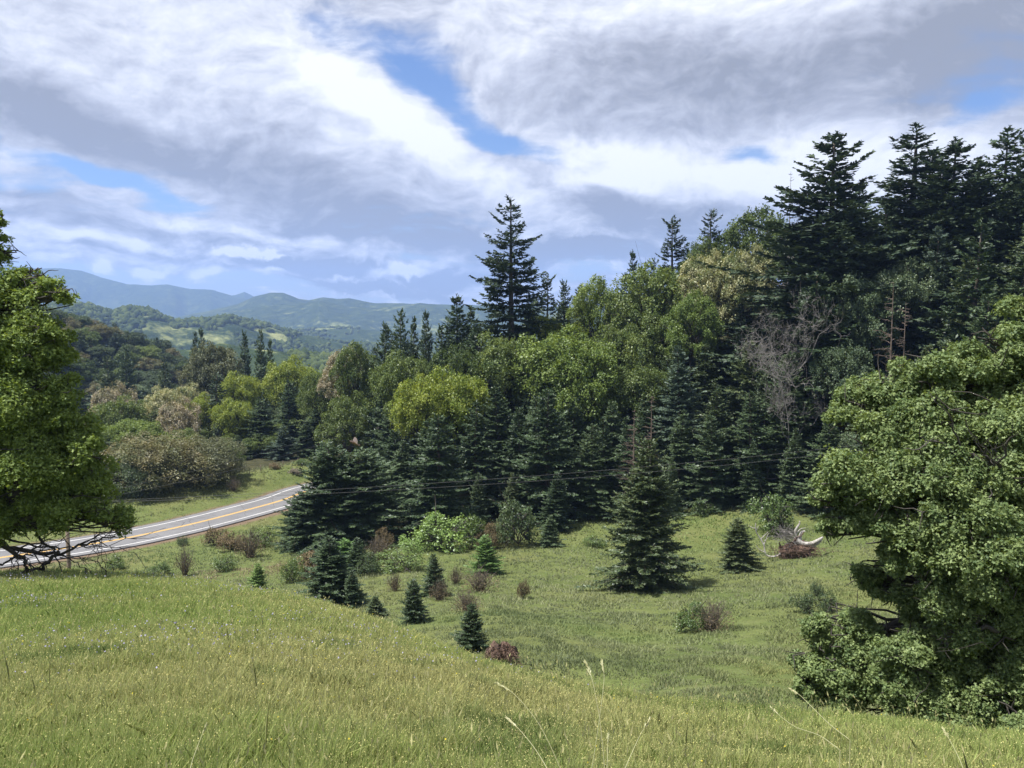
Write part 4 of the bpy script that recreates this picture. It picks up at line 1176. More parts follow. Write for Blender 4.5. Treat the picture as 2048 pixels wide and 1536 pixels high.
# uprooted stump with bleached limbs
def root_wad():
    g = np.random.default_rng(14)
    x, y, z, r = hit(1592, 1114, rmin=60)
    o = empty('uprooted_tree', (x, y, z)); tag(o, 'uprooted stump with reddish root mass and bleached white limbs', 'tree stump')
    k = y / FPX                                        # metres per photograph pixel here
    def p(px, py, d=0): return np.array([(px - 1592) * k, d, (1114 - py) * k])
    s = Soup()                                         # ragged root plate
    import bmesh
    bm = bmesh.new(); bmesh.ops.create_icosphere(bm, subdivisions=4, radius=1)
    V = np.array([v.co[:] for v in bm.verts]); F = np.array([[v.index for v in f.verts] for f in bm.faces]); bm.free()
    n = 1 + .9 * fbm(V[:, 0] * 3 + 5, V[:, 2] * 3 + V[:, 1] * 2, 4, 5)
    V = V * n[:, None] * np.array([40 * k, 20 * k, 17 * k]); V[:, 2] += 12 * k; V[:, 0] -= 0 * k
    V[:, 2] += np.where(V[:, 0] > 0, .22 * V[:, 0], .10 * V[:, 0]); V[:, 2] = np.maximum(V[:, 2], -.3)
    s.mesh(V, F); s.build('root_mass', M['root_earth'], o)
    s = Soup()
    for i in range(320):
        a = p(1592 + g.normal(0, 24), 1100 + g.normal(0, 8), -g.uniform(.2, 1.2)); d = g.normal(0, 1, 3) * np.array([1, .6, .7]); d[1] -= .5
        limb(s, a, a + d * g.uniform(.35, .95), .035, .008, g, n=5, k=3, wob=.1)
    for a, b in (((1575, 1088), (1604, 1062)), ((1590, 1090), (1590, 1072)), ((1560, 1096), (1556, 1082))):
        limb(s, p(*a), p(*b, -.3), .16, .05, g, n=5, k=5)
    s.build('roots', M['root_earth'], o)
    s = Soup()
    def poly(pts, r0, r1, k_=7):
        P = np.array([p(*q) for q in pts]); t = np.linspace(0, 1, len(P)); tt = np.linspace(0, 1, len(P) * 4)
        Q = np.stack([np.interp(tt, t, P[:, j]) for j in range(3)], 1)
        for _ in range(2): Q[1:-1] = .25 * Q[:-2] + .5 * Q[1:-1] + .25 * Q[2:]
        s.tube(Q, np.linspace(r0, r1, len(Q)), k_)
    poly([(1588, 1084), (1592, 1074), (1588, 1062), (1593, 1052), (1598, 1045), (1597, 1040)], .19, .07)
    poly([(1590, 1078, -.2), (1602, 1086, -.4), (1620, 1084, -.5), (1634, 1076, -.5), (1645, 1074, 0)], .30, .12)
    poly([(1600, 1084, .2), (1602, 1072, .4), (1606, 1064, .4), (1610, 1062, .2)], .22, .09)
    poly([(1604, 1092, -.3), (1622, 1090, -.4), (1636, 1082, -.4), (1648, 1078, .5)], .2, .08)
    poly([(1588, 1078), (1584, 1068), (1576, 1064), (1566, 1062)], .10, .04, 5)
    poly([(1590, 1070), (1600, 1058, .3), (1612, 1055, .3)], .07, .03, 5)
    poly([(1560, 1104, -.3), (1552, 1110, -.4), (1540, 1112, -.4), (1530, 1110, -.3), (1526, 1100, -.2), (1526, 1090, -.2), (1518, 1076, 0), (1511, 1066, 0), (1508, 1058, 0), (1508, 1040, 0), (1508, 1029, 0)], .11, .05)
    for q in ([(1509, 1056), (1500, 1053), (1493, 1049)], [(1526, 1088), (1530, 1078), (1533, 1068), (1536, 1065)], [(1526, 1104), (1518, 1100), (1512, 1094), (1510, 1090)], [(1530, 1084), (1524, 1078), (1520, 1074)], [(1519, 1078), (1526, 1070), (1534, 1062)], [(1510, 1058), (1514, 1050)]):
        poly(q, .055, .025, 4)
    s.build('limb', M['bark_white'], o)
    s = Soup()
    for i in range(34):
        a = p(1582 + g.normal(0, 8), 1080 + g.normal(0, 5), g.normal(0, .4)); b = p(g.uniform(1540, 1590), g.uniform(1050, 1076), g.normal(0, 1))
        P = limb(s, a, b, .035, .014, g, n=6, k=3, wob=.07)
        for _ in range(3): limb(s, P[g.integers(2, 5)], b + g.normal(0, .6, 3), .02, .01, g, n=3, k=3)
    s.build('twigs', M['bark_grey'], o)
M['root_earth'] = bark_mat('root_earth', (.045, .030, .023), (.17, .105, .075), 3.0)
root_wad()

# red earth bank and the dark washout behind the brow
def bank(px, base, wpx, hpx, seed, label, name='earth_bank', dark=1.0):
    g = np.random.default_rng(seed)
    x, y, z, r = hit(px, base, rmin=26)
    k = y / FPX
    o = empty(name, (x, y, z)); tag(o, label, 'earth bank')
    nx, nz = 60, 26
    U, W = np.meshgrid(np.linspace(-1, 1, nx), np.linspace(0, 1, nz), indexing='ij')
    prof = np.clip(1 - np.abs(U) ** 3.0, 0, 1)
    X = U * wpx * k * .5; Z = -.35 + (hpx * k + .35) * W * prof * (1 + .25 * fbm(U * 4, W * 2, seed, 3))
    Y = -.1 + .8 * (1 - prof) - .55 * np.sin(W * 2.6) * prof + 1.1 * fbm(U * 5 + 3, W * 4, seed + 1, 5) + W * .7
    V = np.stack([X, Y, Z], -1).reshape(-1, 3)
    V2 = V + np.array([0, 1.6, -.1]); i = np.arange(nx - 1)[:, None] * nz; j = np.arange(nz - 1)[None]
    F = np.stack([i + j, i + nz + j, i + nz + j + 1, i + j + 1], -1).reshape(-1, 4)
    s = Soup(); s.mesh(V, F)
    s.build('earth_face', M['red_earth'] if dark == 1 else M['root_earth'], o)
    s = Soup(); n = 900                               # matted roots and turf fringe on its lip
    u = g.uniform(-1, 1, n); pr = np.clip(1 - np.abs(u) ** 3, 0, 1)
    P = np.stack([u * wpx * k * .5, -.5 + g.uniform(-.2, .9, n), -.3 + (hpx * k + .3) * pr * g.uniform(.72, 1.02, n)], 1)
    rhombi(s, P, np.stack([g.normal(0, .5, n), -g.random(n), g.normal(-.2, .7, n)], 1), g.uniform(.12, .4, n), np.full(n, .015), unit(g.normal(0, 1, (n, 3))), g.random(n))
    s.build('turf_fringe', M['root_earth'], o)
M['red_earth'] = bark_mat('red_earth', (.030, .019, .015), (.125, .076, .054), 1.6)
bank(1003, 1316, 74, 26, 3, 'bare reddish-brown earth bank at the gully behind the brow')
bank(1297, 1422, 66, 22, 6, 'small dark washed-out bank just behind the grassy brow', dark=.6)

# ------------------------------------------------------------------ the two near oaks
def near_oak(name, anchor_px, r, lobes_px, n, leaf, seed, mat, label, trunk_px, trunk_r, bare=(), under=-.6, ncl=30, limbs=()):
    """lobes are (px, py, radius in px, distance) read off the crown; everything is metric around the trunk"""
    g = np.random.default_rng(seed)
    tx, ty, _ = pt(trunk_px, 900, r); tz = gz(tx, ty)
    root = empty(name, (tx, ty, tz)); tag(root, label, 'oak')
    O = np.array([tx, ty, tz]); lobes = []; bigc = []
    for (px, py, rp, d) in lobes_px:
        c = np.array(pt(px, py, d)) - O; rad = rp / FPX * d * math.cos(math.atan((px - 1024) / FPX))
        bigc.append((c, rad))
        m = max(7, int(11 + rad * 5))
        for i in range(m):
            u = unit(g.normal(0, 1, 3)); 
            if u[1] > .75: u[1] *= -1
            q = c + u * rad * g.uniform(.45, .82) * np.array([1, 1, .9]); sr = rad * g.uniform(.17, .42)
            lobes.append((q[0], q[1], q[2], sr, sr * .72))
    crown = Soup(); cp, co = leaf_cloud(crown, lobes, n, leaf, seed, lobed_leaf=True, inner=.15, spread=.26, ncl=ncl, under=under)
    crown.build('crown', M[mat], root)
    wood = Soup()
    H = max(c[2] for c, _ in bigc)
    P0 = limb(wood, (0, 0, -.6), (.3, .2, H * .30), trunk_r, trunk_r * .8, g, n=8, k=10, wob=.015)
    P1 = limb(wood, P0[-1], (.2, .4, H * .78), trunk_r * .8, trunk_r * .25, g, n=8, k=8, wob=.03)
    allp = np.concatenate([P0[3:], P1])
    for c, rad in bigc:
        st = allp[np.argmin(np.abs(allp[:, 2] - max(c[2] - .35 * np.linalg.norm(c[:2]), H * .12)))]
        P = limb(wood, st, c, trunk_r * .34, .06, g, sag=.07, n=10, k=6, wob=.035)
        for _ in range(12):
            s = P[g.integers(4, 10)]; e = c + unit(g.normal(0, 1, 3)) * rad * g.uniform(.6, 1.0)
            Q = limb(wood, s, e, .045, .014, g, n=6, k=4, wob=.05)
            for _ in range(3):
                s2 = Q[g.integers(2, 6)]; limb(wood, s2, s2 + g.normal(0, .30, 3) * rad, .018, .006, g, n=4, k=3, wob=.06)
    for pts, r0, r1, ntw in limbs:
        P = np.array([np.array(pt(*q)) - O for q in pts]); t = np.linspace(0, 1, len(P)); tt = np.linspace(0, 1, len(P) * 4)
        Q = np.stack([np.interp(tt, t, P[:, j]) for j in range(3)], 1); Q[1:-1] = .25 * Q[:-2] + .5 * Q[1:-1] + .25 * Q[2:]
        Q[1:-1] += g.normal(0, .03, Q[1:-1].shape)
        rr = np.linspace(r0, r1, len(Q)); wood.tube(Q, rr, 6, cap=False)
        L = np.linalg.norm(Q[-1] - Q[0])
        for _ in range(ntw):
            i = g.integers(len(Q) // 4, len(Q)); d = unit(unit(Q[-1] - Q[0]) * .8 + g.normal(0, .55, 3)); l = L * g.uniform(.10, .3)
            W = limb(wood, Q[i], Q[i] + d * l, max(.012, rr[i] * .45), .007, g, n=7, k=4, wob=.07)
            for _ in range(3):
                s2 = W[g.integers(2, 7)]; limb(wood, s2, s2 + (d + g.normal(0, .7, 3)) * l * .35, .011, .005, g, n=4, k=3, wob=.08)
    wood.build('trunk', M['bark_oak'], root, smooth=True)
    return root
LR = 30.0
near_oak('oak_tree', -150, LR, [
  (100, 700, 52, 28), (122, 790, 52, 27.8), (150, 875, 56, 27.5), (168, 950, 52, 27.5), (-80, 560, 110, 29.5), (10, 620, 90, 29), (95, 575, 34, 28.5), (132, 592, 24, 28), (0, 500, 38, 29.5), (55, 690, 80, 28), (60, 560, 34, 29), (-40, 700, 150, 30), (55, 800, 100, 28),
  (112, 780, 42, 27.5), (125, 860, 66, 27.5), (165, 905, 48, 27), (60, 900, 110, 28), (-60, 880, 150, 30), (150, 985, 70, 27.5),
  (215, 1020, 40, 27), (245, 1045, 28, 27), (100, 1010, 75, 28), (20, 1010, 80, 28.5), (-60, 1020, 100, 29), (180, 960, 45, 27.5), (-5, 440, 18, 29.5), (-40, 460, 34, 29.5)],
  300000, .100, 41, 'near_oak', 'big oak with leafy crown filling the left edge and bare lower branches', -230, .42, ncl=34,
  limbs=[([(-230, 1010, 30), (-100, 1030, 29), (0, 1092, 28.5), (60, 1105, 28.5), (120, 1108, 28.5), (180, 1085, 28), (230, 1072, 28)], .11, .02, 15),
         ([(-230, 1080, 30), (-60, 1060, 29), (0, 1085, 28.5), (50, 1115, 28.2), (54, 1135, 28.2), (45, 1148, 28.2)], .09, .04, 6),
         ([(118, 1102, 28.5), (98, 1125, 28.3), (80, 1138, 28.3), (55, 1140, 28.3), (45, 1149, 28.3)], .06, .035, 7),
         ([(-60, 1120, 28.5), (0, 1130, 28.5), (30, 1112, 28.5), (70, 1108, 28.5), (130, 1112, 28.5), (190, 1122, 28.3)], .04, .012, 9),
         ([(60, 1040, 28.5), (75, 1072, 28.5), (92, 1090, 28.4), (110, 1100, 28.4)], .05, .035, 8),
         ([(120, 1115, 28.4), (150, 1122, 28.3), (172, 1138, 28.2), (186, 1150, 28.1)], .02, .008, 5),
         ([(-40, 1060, 29), (20, 1080, 28.6), (90, 1095, 28.4), (150, 1095, 28.2), (215, 1060, 28)], .04, .012, 8)])
RR = 22.0
near_oak('oak_tree', 2200, RR, [
  (2075, 640, 75, 21.0), (2010, 700, 65, 20.5), (1950, 740, 67, 20.0), (1870, 765, 70, 19.5), (1790, 765, 67, 19.5), (1730, 800, 58, 19.5), (1690, 830, 39, 19.0), (2080, 780, 112, 20.5),
  (1980, 850, 103, 19.5), (1860, 860, 94, 19.0), (1770, 870, 65, 19.0), (1740, 960, 94, 18.5), (1680, 985, 56, 18.5), (1650, 985, 37, 18.2), (1665, 1045, 35, 18.3), (1840, 980, 103, 18.2), (1960, 990, 112, 18.5),
  (2080, 960, 122, 19.0), (1760, 1060, 75, 18.3), (1860, 1090, 89, 18.0), (1980, 1110, 103, 18.0), (2090, 1100, 112, 18.5), (1730, 1150, 35, 19.3), (1770, 1180, 37, 19.3),
  (1690, 1260, 65, 19.1), (1640, 1260, 42, 19.1), (1625, 1330, 47, 19.0), (1700, 1350, 75, 18.8), (1780, 1290, 75, 18.8), (1860, 1220, 65, 19.3), (1800, 1380, 70, 18.3), (1620, 1385, 32, 18.8), (1600, 1370, 22, 18.8), (1690, 1410, 39, 18.6),
  (1900, 1330, 79, 18.8), (1900, 1420, 75, 18.3), (2000, 1250, 56, 18.7), (2010, 1380, 89, 18.3), (2060, 1450, 84, 17.8), (1980, 1460, 56, 18.0), (2090, 1330, 75, 19.3), (2130, 1200, 103, 20.2), (1880, 1170, 80, 18.4), (1975, 1195, 95, 18.4), (2065, 1225, 100, 18.8), (1940, 1275, 85, 18.6), (2040, 1300, 85, 18.6), (1850, 1300, 60, 18.4), (1800, 1120, 55, 18.4), (2190, 700, 141, 22.0), (2240, 900, 159, 22.0)],
  600000, .076, 43, 'near_oak_r', 'big billowing pale green oak with its crown reaching the grass at right', 2230, .48, ncl=34, under=-.75,
  limbs=[([(2230, 1330, 22), (2150, 1290, 20), (2048, 1272, 18.6), (1980, 1258, 18.4), (1930, 1262, 18.4), (1880, 1290, 18.2)], .11, .04, 12),
         ([(2230, 1400, 22), (2060, 1400, 19.5), (1940, 1360, 19), (1850, 1400, 18.6), (1760, 1400, 18.8)], .08, .03, 8),
         ([(2230, 1100, 22), (2040, 960, 18.5), (1960, 930, 18.2), (1890, 880, 18.2)], .14, .04, 10),
         ([(2048, 1272, 18.4), (1990, 1256, 18.0), (1940, 1258, 17.9), (1900, 1275, 17.9)], .07, .03, 6)])
print('oaks')

# ------------------------------------------------------------------ poles, wires, fence, marker
def wood_mat(name, a, b): return bark_mat(name, a, b, 5.0)
M['pole'] = wood_mat('weathered_pole', (.10, .075, .055), (.24, .19, .15))
M['steel'] = bark_mat('dull_wire', (.10, .10, .10), (.16, .16, .16))
M['white_paint'] = bark_mat('marker_white', (.62, .62, .60), (.8, .8, .78))
def utility_pole(px, r, top, label):
    x, y, _ = pt(px, 700, r); z = gz(x, y); H = zat(px, top, r) - z
    o = empty('utility_pole', (x, y, z)); tag(o, label, 'utility pole')
    s = Soup(); s.tube([(0, 0, -.5), (0, 0, H * .5), (0, 0, H)], [.15, .135, .115], 12); s.build('post', M['pole'], o, smooth=False)
    s = Soup()
    def box(c, d):
        c = np.array(c); d = np.array(d)
        v = np.array([[i, j, k] for i in (-1, 1) for j in (-1, 1) for k in (-1, 1)]) * d / 2 + c
        s.mesh(v, [[0, 1, 3, 2], [4, 6, 7, 5], [0, 4, 5, 1], [2, 3, 7, 6], [0, 2, 6, 4], [1, 5, 7, 3]])
    box((0, .17, H - .35), (.10, .09, .12)); box((.0, -.18, H - .35), (1.9, .10, .12)); s.build('crossarm', M['pole'], o)
    pts = []
    for dx in (-.85, .85):
        s = Soup(); s.tube([(dx, -.18, H - .29), (dx, -.18, H - .22), (dx, -.18, H - .14)], [.03, .06, .035], 8); s.build('insulator', M['white_paint'], o)
        pts.append(np.array([x + dx, y - .18, z + H - .14]))
    return pts
pa = utility_pole(118, 62, 1002, 'brown utility pole seen through the bare branches of the left oak')
pb = utility_pole(2330, 118, 800, 'utility pole hidden behind the right oak, carrying the lower pair of wires')
pc = utility_pole(800, 205, 800, 'utility pole hidden in the wood carrying the upper pair of wires')
def wire(a, b, mid_px, mid_py, label, group):
    """hangs between two insulators; sag from where the wire crosses a column of the photograph"""
    a = np.array(a); b = np.array(b); m = math.tan(math.atan((mid_px - 1024) / FPX))
    t = (m * a[1] - a[0]) / ((b[0] - a[0]) - m * (b[1] - a[1]))
    P = a + (b - a) * t; want = zat(mid_px, mid_py, math.hypot(P[0], P[1]))
    sag = max(.2, (P[2] - want) / (4 * t * (1 - t)))
    tt = np.linspace(0, 1, 60); Q = a[None] + (b - a)[None] * tt[:, None]; Q[:, 2] -= sag * 4 * tt * (1 - tt)
    s = Soup(); s.tube(Q, .011, 5, cap=False)
    o = s.build('power_line', M['steel']); tag(o, label, 'power line', group)
wire(pa[0], pb[0], 1000, 957, 'upper wire of the pair crossing low in front of the wood', 'power lines')
wire(pa[1], pb[1], 1000, 967, 'lower wire of the pair crossing low in front of the wood', 'power lines')
wire(pa[0], pc[0], 560, 895, 'upper wire of the pair rising over the verge to the wood', 'power lines')
wire(pa[1], pc[1], 560, 913, 'lower wire of the pair rising over the verge to the wood', 'power lines')
fp = []
for i, (px, py) in enumerate(((430, 962), (457, 958), (478.5, 953), (499.5, 950), (521, 943), (540, 938.5), (566, 934), (596, 929))):
    x, y, z, r = hit(px, py, rmin=128)
    s = Soup(); s.tube([(0, 0, -.3), (.01, 0, .6), (.03, 0, 1.25)], [.07, .065, .06], 7)
    o = s.build('fence_post', M['pole']); o.location = (x, y, z)
    nm = ['first', 'second', 'third', 'fourth', 'fifth', 'sixth', 'seventh', 'last'][i]
    tag(o, f'{nm} wooden fence post from the left on the bank across the road', 'fence post', 'fence posts across the road')
    fp.append((x, y, z))
for k, hh in enumerate((.5, .85, 1.15)):
    s = Soup(); s.tube([(a, b - .07, c + hh) for a, b, c in fp], .008, 4, cap=False)
    tag(s.build('fence_wire', M['steel']), ['lowest', 'middle', 'top'][k] + ' wire strand strung along the fence posts', 'fence wire')
x, y, z, r = hit(232, 1132, rmin=90)
o = empty('marker_post', (x, y, z)); tag(o, 'small white roadside marker post near the round green bush', 'marker post')
s = Soup(); s.tube([(0, 0, -.2), (0, 0, 1.0)], .045, 8); s.build('post', M['pole'], o)
s = Soup(); s.tube([(0, 0, 1.0), (0, 0, 1.35)], .07, 8); s.build('reflector', M['white_paint'], o)

# ------------------------------------------------------------------ tall stalks close by
M['straw'] = leaf_mat('straw_stalk', (.34, .35, .17), (.46, .45, .27), .3, .03, .1)
def stalk(pts, r, label, head=.22, w=.0016):
    # pts are where the stalk passes; each at its own slightly different distance
    n = len(pts); P = np.array([pt(px, py, r + .25 * (i / (n - 1) - .5)) for i, (px, py) in enumerate(pts)])
    t = np.linspace(0, 1, n); tt = np.linspace(0, 1, 26)
    Q = np.stack([np.interp(tt, t, P[:, j]) for j in range(3)], 1)
    for _ in range(3): Q[1:-1] = .25 * Q[:-2] + .5 * Q[1:-1] + .25 * Q[2:]
    g0 = gz(Q[0][0], Q[0][1])
    if Q[0][2] > g0: Q = np.concatenate([[[Q[0][0] - .3 * (Q[1][0] - Q[0][0]), Q[0][1], g0 - .02]], Q])
    O = Q[0].copy(); Q = Q - O
    o = empty('grass_stalk', tuple(O)); tag(o, label, 'grass stalk', 'tall dry stalks')
    s = Soup(); s.tube(Q, np.linspace(w * 1.1, w * .6, len(Q)), 5, cap=False); s.build('stem', M['straw'], o)
    g = np.random.default_rng(int(pts[0][0])); s = Soup(); m = int(len(Q) * (1 - head)); seg = Q[m:]
    k = 60; u = g.uniform(0, 1, k) * (len(seg) - 1.01); i = u.astype(int); f = (u - i)[:, None]
    B = seg[i] * (1 - f) + seg[i + 1] * f; D = unit(seg[i + 1] - seg[i]) + g.normal(0, .16, (k, 3))
    rhombi(s, B, D, np.full(k, .022), np.full(k, .0022), unit(g.normal(0, 1, (k, 3))), g.random(k)); s.build('seed_head', M['straw'], o)
for pts, r, lab in [
 ([(1180, 1560), (1190, 1500), (1200, 1430), (1206, 1385), (1209, 1350), (1204, 1325)], 3.1, 'straight upright dry stalk, right of the crossing pair'),
 ([(1211, 1560), (1206, 1500), (1200, 1440), (1190, 1385), (1183, 1352), (1171, 1325)], 3.2, 'upright dry stalk bending left, left of the crossing pair'),
 ([(1130, 1560), (1105, 1500), (1080, 1450), (1050, 1410), (1020, 1380), (995, 1368)], 3.2, 'longest arching dry stalk leaning left'),
 ([(1105, 1560), (1088, 1525), (1065, 1490), (1040, 1460), (1015, 1437)], 3.0, 'shorter arching dry stalk below the longest one'),
 ([(1240, 1560), (1262, 1510), (1280, 1470), (1299, 1440)], 3.0, 'dry stalk leaning right beside the crossing pair'),
 ([(1213, 1560), (1215, 1510), (1216, 1470)], 3.1, 'short thin stalk right next to the crossing pair'),
 ([(1680, 1500), (1640, 1470), (1590, 1455), (1560, 1432), (1543, 1416)], 3.6, 'arching dry stalk at the right of the near slope'),
 ([(1700, 1480), (1660, 1450), (1620, 1410), (1600, 1390), (1582, 1379)], 3.8, 'dry stalk arching up in front of the right oak'),
 ([(1935, 1560), (1920, 1520), (1905, 1490), (1887, 1458)], 3.4, 'dry stalk near the bottom right corner'),
 ([(375, 1560), (385, 1520), (400, 1480), (412, 1450)], 3.3, 'single dry stalk leaning right at bottom left'),
]: stalk(pts, r, lab)

# the small insect that hangs in the air in front of the lens
def insect():
    x, y, z = pt(708, 886, 1.25)
    o = empty('insect', (x, y, z)); o.rotation_euler = (.3, .5, .4); tag(o, 'small pinkish-brown flying insect in the air before the dark conifers', 'insect')
    s = Soup(); t = np.linspace(-1, 1, 12); s.tube([(v * .008, 0, 0) for v in t], [.0001 + .0021 * math.sqrt(max(0, 1 - v * v)) for v in t], 10)
    M['insect'] = bark_mat('insect_body', (.10, .07, .06), (.24, .17, .15), 200)
    s.build('body', M['insect'], o, smooth=True)
    s = Soup(); s.tube([(.008, 0, 0), (.0095, 0, .0003), (.011, 0, 0)], [.0008, .0016, .0006], 8); s.build('head', M['insect'], o, smooth=True)
    M['wing'] = leaf_mat('insect_wing', (.30, .24, .22), (.36, .30, .28), .5, .05, 0)
    for sd in (-1, 1):
        for b, l, a in ((.003, .013, .35), (-.001, .010, -.35)):
            s = Soup(); th = np.linspace(0, math.pi * 2, 14, endpoint=False)
            L = np.stack([b + np.sin(th) * .0032 + a * l * (1 - np.cos(th)) * -.3, sd * (1 - np.cos(th)) * l * .5, .0015 + (1 - np.cos(th)) * .0018], 1)
            s.polys(L[None], .5); s.build('wing', M['wing'], o)
insect()

# ------------------------------------------------------------------ haze, sun, sky
def haze():
    import bmesh
    me = bpy.data.meshes.new('haze'); bm = bmesh.new(); bmesh.ops.create_cube(bm, size=1)
    S = 23000; lo, hi = -400, 730
    for v in bm.verts: v.co = (v.co.x * S, v.co.y * S, lo if v.co.z < 0 else hi)
    bm.to_mesh(me); bm.free()
    o = bpy.data.objects.new('haze', me); COL.objects.link(o); tag(o, kind='stuff')
    m, nt, out = new_mat('haze_air')
    v = nd(nt, 'ShaderNodeVolumePrincipled')
    v.inputs['Color'].default_value = HAZE_C; v.inputs['Density'].default_value = HAZE_D; v.inputs['Anisotropy'].default_value = .2
    nt.links.new(v.outputs[0], out.inputs['Volume'])
    me.materials.append(m)
HAZE_C = (.37, .55, 1.0, 1); HAZE_D = 1.12e-4
haze()
SUN_EL, SUN_AZ = 66, -104                    # azimuth measured from the view direction, clockwise; the sun stands high behind the left shoulder
sd = bpy.data.lights.new('sun', 'SUN'); sd.energy = 4.2; sd.angle = R(2.0); sd.color = (1, .955, .88)
so = bpy.data.objects.new('sun', sd); COL.objects.link(so)
a, e = R(SUN_AZ), R(SUN_EL)
dirv = Vector((math.sin(a) * math.cos(e), math.cos(a) * math.cos(e), math.sin(e)))
so.rotation_euler = dirv.to_track_quat('Z', 'Y').to_euler()

wd = bpy.data.worlds.new('World'); SC.world = wd; wd.use_nodes = True
wd.cycles.sampling_method = 'MANUAL'; wd.cycles.sample_map_resolution = 256
nt = wd.node_tree; nt.nodes.clear()
wo = nt.nodes.new('ShaderNodeOutputWorld'); bg = nt.nodes.new('ShaderNodeBackground'); nt.links.new(bg.outputs[0], wo.inputs[0])
bg.inputs[1].default_value = .1
sky = nd(nt, 'ShaderNodeTexSky', sky_type='NISHITA'); sky.sun_disc = False; sky.sun_elevation = e; sky.sun_rotation = a; sky.altitude = 500; sky.air_density = 1.1; sky.dust_density = .6; sky.ozone_density = 1.4
tc = nd(nt, 'ShaderNodeTexCoord'); dv = tc.outputs['Generated']
sx = nd(nt, 'ShaderNodeSeparateXYZ'); nt.links.new(dv, sx.inputs[0])
X, Y, Z = sx.outputs
az = math_n(nt, 'ARCTAN2', X, Y); el = math_n(nt, 'ARCSINE', Z)
zc = math_n(nt, 'MAXIMUM', Z, 0.0)
zc = math_n(nt, 'ADD', zc, .09)
pv = nd(nt, 'ShaderNodeCombineXYZ'); nt.links.new(math_n(nt, 'DIVIDE', X, zc), pv.inputs[0]); nt.links.new(math_n(nt, 'DIVIDE', Y, zc), pv.inputs[1])
plane = pv.outputs[0]                              # cloud layer seen in perspective
def mapping(vec, loc=(0, 0, 0), rot=(0, 0, 0), sc=(1, 1, 1), t='POINT'):
    n = nd(nt, 'ShaderNodeMapping', vector_type=t); n.inputs[1].default_value = loc; n.inputs[2].default_value = rot; n.inputs[3].default_value = sc
    nt.links.new(vec, n.inputs[0]); return n.outputs[0]
ae = nd(nt, 'ShaderNodeCombineXYZ'); nt.links.new(az, ae.inputs[0]); nt.links.new(el, ae.inputs[1])
def warp(vec, scale, amt, detail=3):
    n = nt.nodes.new('ShaderNodeTexNoise'); n.inputs['Scale'].default_value = scale; n.inputs['Detail'].default_value = detail; n.inputs['Roughness'].default_value = .6
    nt.links.new(vec, n.inputs['Vector'])
    s = nd(nt, 'ShaderNodeVectorMath', operation='SUBTRACT'); nt.links.new(n.outputs[1], s.inputs[0]); s.inputs[1].default_value = (.5, .5, .5)
    m_ = nd(nt, 'ShaderNodeVectorMath', operation='MULTIPLY_ADD'); nt.links.new(s.outputs[0], m_.inputs[0]); m_.inputs[1].default_value = (amt, amt, 0); nt.links.new(vec, m_.inputs[2])
    return m_.outputs[0]
aw_soft = warp(ae.outputs[0], 3.2, .11, 2)
aw = warp(aw_soft, 13, .030, 3)
aw_f = warp(aw, 42, .030, 3)
def dir_ae(px, py):
    x, y, z = ray(px, py); return math.atan2(x, y), math.atan(z)
def spot(px, py, rx, ry, rot=0, vec=None, soft=1.0):
    """smooth patch of sky round a direction; radii in photograph pixels"""
    a_, e_ = dir_ae(px, py)
    v = mapping(vec or aw, (a_, e_, 0), (0, 0, R(rot)), (rx / FPX, ry / FPX, 1), 'TEXTURE')
    l = nd(nt, 'ShaderNodeVectorMath', operation='LENGTH'); nt.links.new(v, l.inputs[0])
    m_ = nd(nt, 'ShaderNodeMapRange', interpolation_type='SMOOTHSTEP'); nt.links.new(l.outputs['Value'], m_.inputs[0])
    m_.inputs[1].default_value = 1 + .35 * soft; m_.inputs[2].default_value = max(0, 1 - .85 * soft); m_.inputs[3].default_value = 0; m_.inputs[4].default_value = 1
    return m_.outputs[0]
def total(items, base):
    acc = base
    for w_, s_ in items: acc = math_n(nt, 'MULTIPLY_ADD', s_, w_, acc)
    return acc
pw = warp(plane, .5, .35, 2)
def pl(rot, sc, loc=(0, 0, 0)): return mapping(pw, loc, (0, 0, R(rot)), sc)
nl = noise(nt, pl(0, (1, 1, 1)), .62, 6, .60)                          # broad stratocumulus
ns = noise(nt, pl(-32, (.13, 1.2, 1)), 1.5, 6, .62)                    # combed high veil
nf = noise(nt, mapping(aw, sc=(1, 1.6, 1)), 8.0, 7, .63)               # billows
nfl = noise(nt, mapping(aw, loc=(-.008, .014, 0), sc=(1, 1.6, 1)), 8.0, 5, .60)
nfine = noise(nt, mapping(aw, sc=(1, 2.4, 1)), 30.0, 3, .58)           # small cloudlets towards the horizon
lowm = nd(nt, 'ShaderNodeMapRange', interpolation_type='SMOOTHSTEP'); nt.links.new(el, lowm.inputs[0]); lowm.inputs[1].default_value = .03; lowm.inputs[2].default_value = .20; lowm.inputs[3].default_value = 1; lowm.inputs[4].default_value = 0
